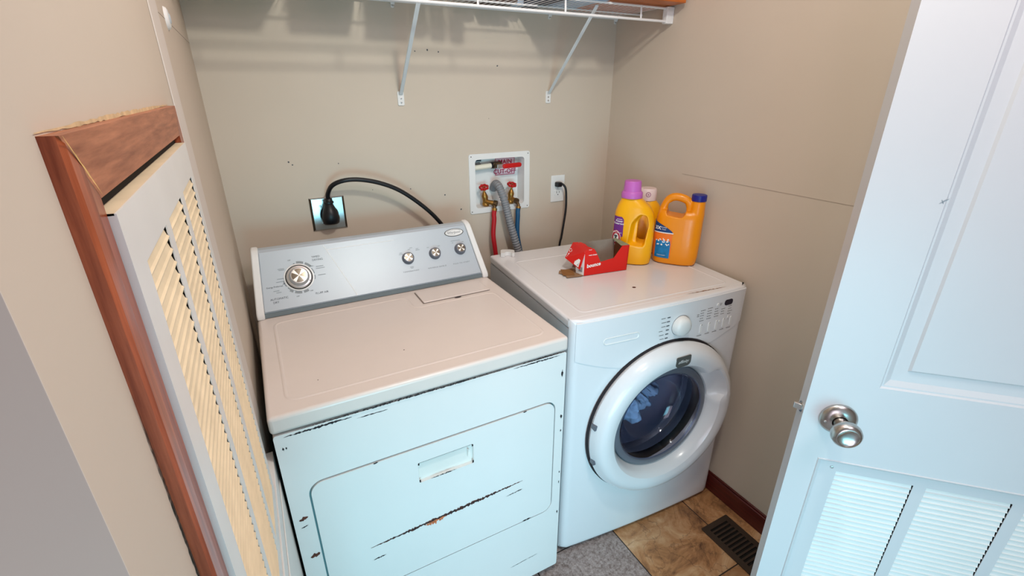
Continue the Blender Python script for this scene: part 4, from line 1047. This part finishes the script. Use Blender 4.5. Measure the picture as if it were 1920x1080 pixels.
m.add([FC(x, .233+y, .0008) for x, y in circ(0, 0, .0035, 12, .0035)], [tuple(range(12))], 0)
m.build('emblem', [mat('mauve_print', (176, 120, 138), .5), PINKC], b3, recalc=False)

# ------------------------------------------------------------------ red dryer-sheet carton
BA = Vector((1.050, -.500, ZW)); bang = math.atan2(-.529+.506, 1.227-1.051)
ct_ = thing('dryer_sheet_carton', BA, 'torn open red cardboard carton lying on the washer in front of the bottles', 'carton', bang)
BL, BD, BH = .175, .090, .097
T = .0014
fr_out = [(0, 0), (BL, 0), (BL+.004, BH*.97), (BL-.026, BH*.97), (BL-.058, .052), (.064, .044), (.044, BH-.014), (.034, BH), (.012, BH*.985), (0, BH*.93)]
FC_ = lambda u, v, w: (u, w, v)
m = MB(); m.prism(fr_out, FC_, 0, T, 0); 
fo = m.build('front_wall', CART, ct_, smooth=False)
m = MB(); FQ = lambda u, v, w: (u, -w, v)
put_text(m, 'bounce', .0185, .037, .037, FQ, .0006, 0, bold=.035, shear=.1, rot=.08)
put_text(m, 'mega sheets', .0065, .031, .074, FQ, .0006, 0, bold=.02)
put_text(m, 'fresh', .0055, .020, .094, FQ, .0006, 0)
m.build('printed_lettering', INKW, fo, smooth=False, recalc=False)
m = MB(); m.box((T, T, .0), (BL-T, BD, T), 0); m.build('carton_floor', mat('pale_board', (208, 196, 176), .8), ct_, smooth=False)
m = MB(); m.prism([(0.0, 0), (BL, 0), (BL, BH*.97), (.02, BH*.97)], lambda u, v, w: (u, BD-w, v), 0, T, 0); m.build('back_wall', CARTIN, ct_, smooth=False)
m = MB(); m.prism([(0, 0), (BD, 0), (BD, BH*.97), (0, BH*.97)], lambda u, v, w: (BL-w, u, v), 0, T, 0); m.build('end_wall', mat('brown_board_inside', (120, 74, 44), .85), ct_, smooth=False)
m = MB(); m.box((BL, .004, .0), (BL+T, BD-.002, BH*.95)); m.prism([(BL-.03, .004), (BL+.002, 0), (BL+.002, BD), (BL-.012, BD-.004)], lambda u, v, w: (u, v, w), BH*.97, BH*.97+T, 1)
m.build('end_flap', [CART, mat('green_grey_board', (142, 146, 118), .8, var=.15, vscale=60)], ct_, smooth=False)
# torn end panel leaning outward on the left, with recycling mark and barcode
m = MB()
A1 = Vector((.0, .0, .0895)); A2 = Vector((.010, .110, .0905)); B1 = Vector((-.017, .002, .025)); B2 = Vector((-.036, .080, .046))
eu = (B1-A1); ev = (A2-A1)
nrmE = ev.cross(eu).normalized(); 
if nrmE.x > 0: nrmE = -nrmE
q = [A1, A2, B2, B1]
m.add([p for p in q]+[p-nrmE*T for p in q], [(0, 1, 2, 3), (7, 6, 5, 4), (0, 4, 5, 1), (1, 5, 6, 2), (2, 6, 7, 3), (3, 7, 4, 0)], 0)
def FE(s, t, w):     # s: 0 front..1 back,  t: 0 top..1 bottom
    p = A1*(1-s)*(1-t)+A2*s*(1-t)+B2*s*t+B1*(1-s)*t; return tuple(p+nrmE*(w+.0035))
R = random.Random(2); te = [(A1.x+.0345+R.uniform(-.004, .004)-.012*abs(k/6-.5), .004+.088*k/6, .0945) for k in range(7)]
tp = [tuple(A1)]+te+[tuple(A2)]
m.add(tp+[(x, y, z-.0012) for x, y, z in tp], [tuple(range(9)), tuple(range(9, 18))[::-1]]+[(i, (i+1) % 9, 9+(i+1) % 9, 9+i) for i in range(9)], 0)
fe = m.build('torn_end_panel', CART, ct_, smooth=False)
m = MB()
flat(m, [(.06, .52), (.36, .50), (.36, .92), (.06, .92)], FE, .0004, 0)
for i in range(9): flat(m, [(.10+i*.025, .58), (.10+i*.025+(.008 if i % 2 else .015), .58), (.10+i*.025+(.008 if i % 2 else .015), .86), (.10+i*.025, .86)], FE, .0008, 1)
for k in range(3):
    a = 2*PI*k/3+.3; c = (.84, .42)
    for j in range(8):
        a0 = a+j*.2; a1 = a0+.2; flat(m, [(c[0]+r*math.cos(x)*.08, c[1]+r*math.sin(x)*.10) for r, x in ((.75, a0), (1.1, a0), (1.1, a1), (.75, a1))], FE, .0005, 0)
for (s0, s1, t0, t1) in ((.80, .88, .60, .72), (.74, .90, .76, .79), (.5, .68, .66, .685), (.5, .66, .71, .73), (.5, .64, .755, .775), (.80, .9, .84, .87)): flat(m, [(s0, t0), (s1, t0), (s1, t1), (s0, t1)], FE, .0005, 0)
m.build('barcode', [INKW, INK], fe, smooth=False, recalc=False)
# white inner end flap with coloured print
m = MB(); q = [Vector((-.001, .001, .002)), Vector((-.014, .034, .0025)), Vector((-.018, .030, .040)), Vector((-.006, .014, .068)), Vector((-.001, .001, .088))]
m.add(q+[p+Vector((T, .0005, 0)) for p in q], [tuple(range(5)), tuple(range(5, 10))[::-1]]+[(i, (i+1) % 5, 5+(i+1) % 5, 5+i) for i in range(5)], 0)
def FI(u, v, w): return (-.001-.40*u-w*1.0, .001+.90*u, v)
flat(m, [(.008, .044), (.020, .044), (.020, .056), (.008, .056)], FI, .0012, 1); flat(m, [(.010, .036), (.019, .036), (.019, .043), (.010, .043)], FI, .0012, 2)
for i in range(6): flat(m, [(.006+i*.0028, .012), (.0075+i*.0028, .012), (.0075+i*.0028, .030), (.006+i*.0028, .030)], FI, .0012, 3)
m.build('inner_flap', [INKW, LBLU, mat('print_yellow', (236, 186, 60), .6), INK], ct_, smooth=False, recalc=True)
m = MB(); plate(m, [(-.066, .002), (-.010, -.002), (.0, .004), (-.004, .080), (-.060, .074), (-.073, .052), (-.058, .030)], [], lambda u, v, w: (u, v, w), .0008, .0022, 0)
plate(m, [(-.070, .022), (-.030, .012), (-.012, .060), (-.052, .080)], [], lambda u, v, w: (u, v, w+.0016), .001, .0022, 1)
m.build('ground_flap', [mat('grey_brown_board', (150, 118, 88), .85), KRAFT], ct_, smooth=False)

# ------------------------------------------------------------------ open door on the right
h45 = math.radians(-45)
dt = bpy.data.objects.new('door_1', None); C.objects.link(dt); dt.location = (.980, -1.337, 0); dt.rotation_euler = (0, 0, h45); struct(dt, 'white panelled door standing open on the right with nickel knob')
DWD, DHT, DTH = .762, 2.03, .035
FD = lambda u, v, w: (u, -w, v)         # w>0 toward the viewer
px = (.112, DWD-.112)
m = MB(); plate(m, [(0, .012), (DWD, .012), (DWD, DHT), (0, DHT)], [[(px[0], 1.012), (px[1], 1.012), (px[1], 1.90), (px[0], 1.90)], [(.049, .20), (DWD-.049, .20), (DWD-.049, .829), (.049, .829)]], FD, 0, -DTH)
m.build('door_leaf', DOORW, dt, smooth=False)
# upper raised panel with moulded slopes
m = MB()
def ring(a, b, wa, wb, mi=0):
    (x0, z0, x1, z1), (X0, Z0, X1, Z1) = a, b
    P = [FD(x, z, wa) for x, z in ((x0, z0), (x1, z0), (x1, z1), (x0, z1))]+[FD(x, z, wb) for x, z in ((X0, Z0), (X1, Z0), (X1, Z1), (X0, Z1))]
    m.add(P, [(i, (i+1) % 4, 4+(i+1) % 4, 4+i) for i in range(4)], mi)
def ins(d): return (px[0]+d, 1.012+d, px[1]-d, 1.90-d)
ring(ins(0), ins(.003), 0, -.003); ring(ins(.003), ins(.006), -.003, -.003); ring(ins(.006), ins(.016), -.003, -.009); ring(ins(.016), ins(.038), -.009, -.0095); ring(ins(.038), ins(.042), -.0095, -.006, 0)
x0, z0, x1, z1 = ins(.042); m.add([FD(x, z, -.006) for x, z in ((x0, z0), (x1, z0), (x1, z1), (x0, z1))], [(0, 1, 2, 3)])
m.add([FD(x, z, -.030) for x, z in ((px[0], 1.012), (px[1], 1.012), (px[1], 1.90), (px[0], 1.90))], [(3, 2, 1, 0)])
m.build('upper_panel', DOORW, dt, smooth=False, recalc=False)
# lower louvre insert with its moulding
m = MB(); ring((.049, .20, DWD-.049, .829), (.0505, .2015, DWD-.0505, .8275), 0, .002, 0); ring((.0505, .2015, DWD-.0505, .8275), (.058, .209, DWD-.058, .820), .002, -.004, 0)
ring((.058, .209, DWD-.058, .820), (.0585, .2095, DWD-.0585, .8195), -.004, -.011, 0)
m.build('louver_moulding', DOORW, dt, smooth=False, recalc=False)
lg = bpy.data.objects.new('louver_insert', None); C.objects.link(lg); lg.parent = dt
fnl = lambda u, v, w: (u, .024-w, v)
grille(lg, fnl, .058, DWD-.058, .209, .820, [(.092, .229), (.251, .391), (.413, .553), (.575, .684)], .7955, .235, .0127, DOORW, GRILW, .016, .0012, .0011)
m = MB().lathe([(0, .0021), (.003, .0016), (.0036, 0)], (.082, .008, .805), (0, -1, 0), (1, 0, 0), 10); m.build('screw', CHROM, lg)
# knob
kb = bpy.data.objects.new('door_knob', None); C.objects.link(kb); kb.parent = dt; kb.location = (.062, 0, .930)
MB().lathe([(.0335, 0), (.0335, .003), (.032, .006), (.027, .0095), (.021, .0125), (.0155, .0135), (.014, .014)], (0, 0, 0), (0, -1, 0), (1, 0, 0), 48).build('rosette', NICK, kb, angle=30)
MB().lathe([(.0125, .012), (.0115, .018), (.0115, .026), (.0135, .030), (.019, .034), (.0245, .041), (.0265, .049), (.0255, .056), (.0215, .0615), (.0185, .0625), (.0165, .0605), (.008, .0590), (0, .0585)], (0, 0, 0), (0, -1, 0), (1, 0, 0), 48).build('knob_grip', NICK, kb, angle=40)
m = MB()
for x, z in ((-.0235, -.004), (.0235, -.004)): m.lathe([(0, .0125), (.0022, .0122), (.003, .0105)], (x, 0, z), (0, -1, 0), (1, 0, 0), 10)
m.build('screw', CHROM, kb)
lt = MB().lathe([(.0115, .0), (.0115, .0012), (.009, .0016), (0, .0016)], (0, .0175, .934), (-1, 0, 0), (0, 1, 0), 24).build('latch_plate', NICK, dt)
m = MB(); m.prism([(-.0055, -.0065), (.0055, -.0065), (.0055, .0065), (-.0055, .0065)], lambda u, v, w: (-w, .0175+u*(1 if w < .008 else .35)+(0 if w < .008 else .003), .934+v), 0, .013); m.build('latch_bolt', CHROM, lt, bevel=.001)
m = MB(); jag(m, (.104, 1.363), (.116, 1.372), .002, FD, .0003, 0, 6, .8, 3); jag(m, (.106, 1.37), (.110, 1.363), .0015, FD, .0003, 0, 5, .8, 4); m.build('scuff', INKL, dt, smooth=False)
# floor register
fr_ = thing('floor_register', (1.400, -1.095, 0), 'dark bronze floor register in the tiles beside the right baseboard', 'vent')
m = MB(); pw_ = (.068, .150); holes = []
for i in range(17):
    y = -.132+i*.0158; holes.append([(-.045, y), (.045, y), (.045, y+.0085), (-.045, y+.0085)])
plate(m, rrect(-pw_[0], -pw_[1], pw_[0], pw_[1], .004, 2), holes, lambda u, v, w: (u, v, w), .006, .002); m.build('face_plate', BRONZ, fr_, smooth=False)
m = MB(); m.box((-.062, -.145, .0006), (.062, .145, .0016)); m.build('dark_well', DARK, fr_, smooth=False)
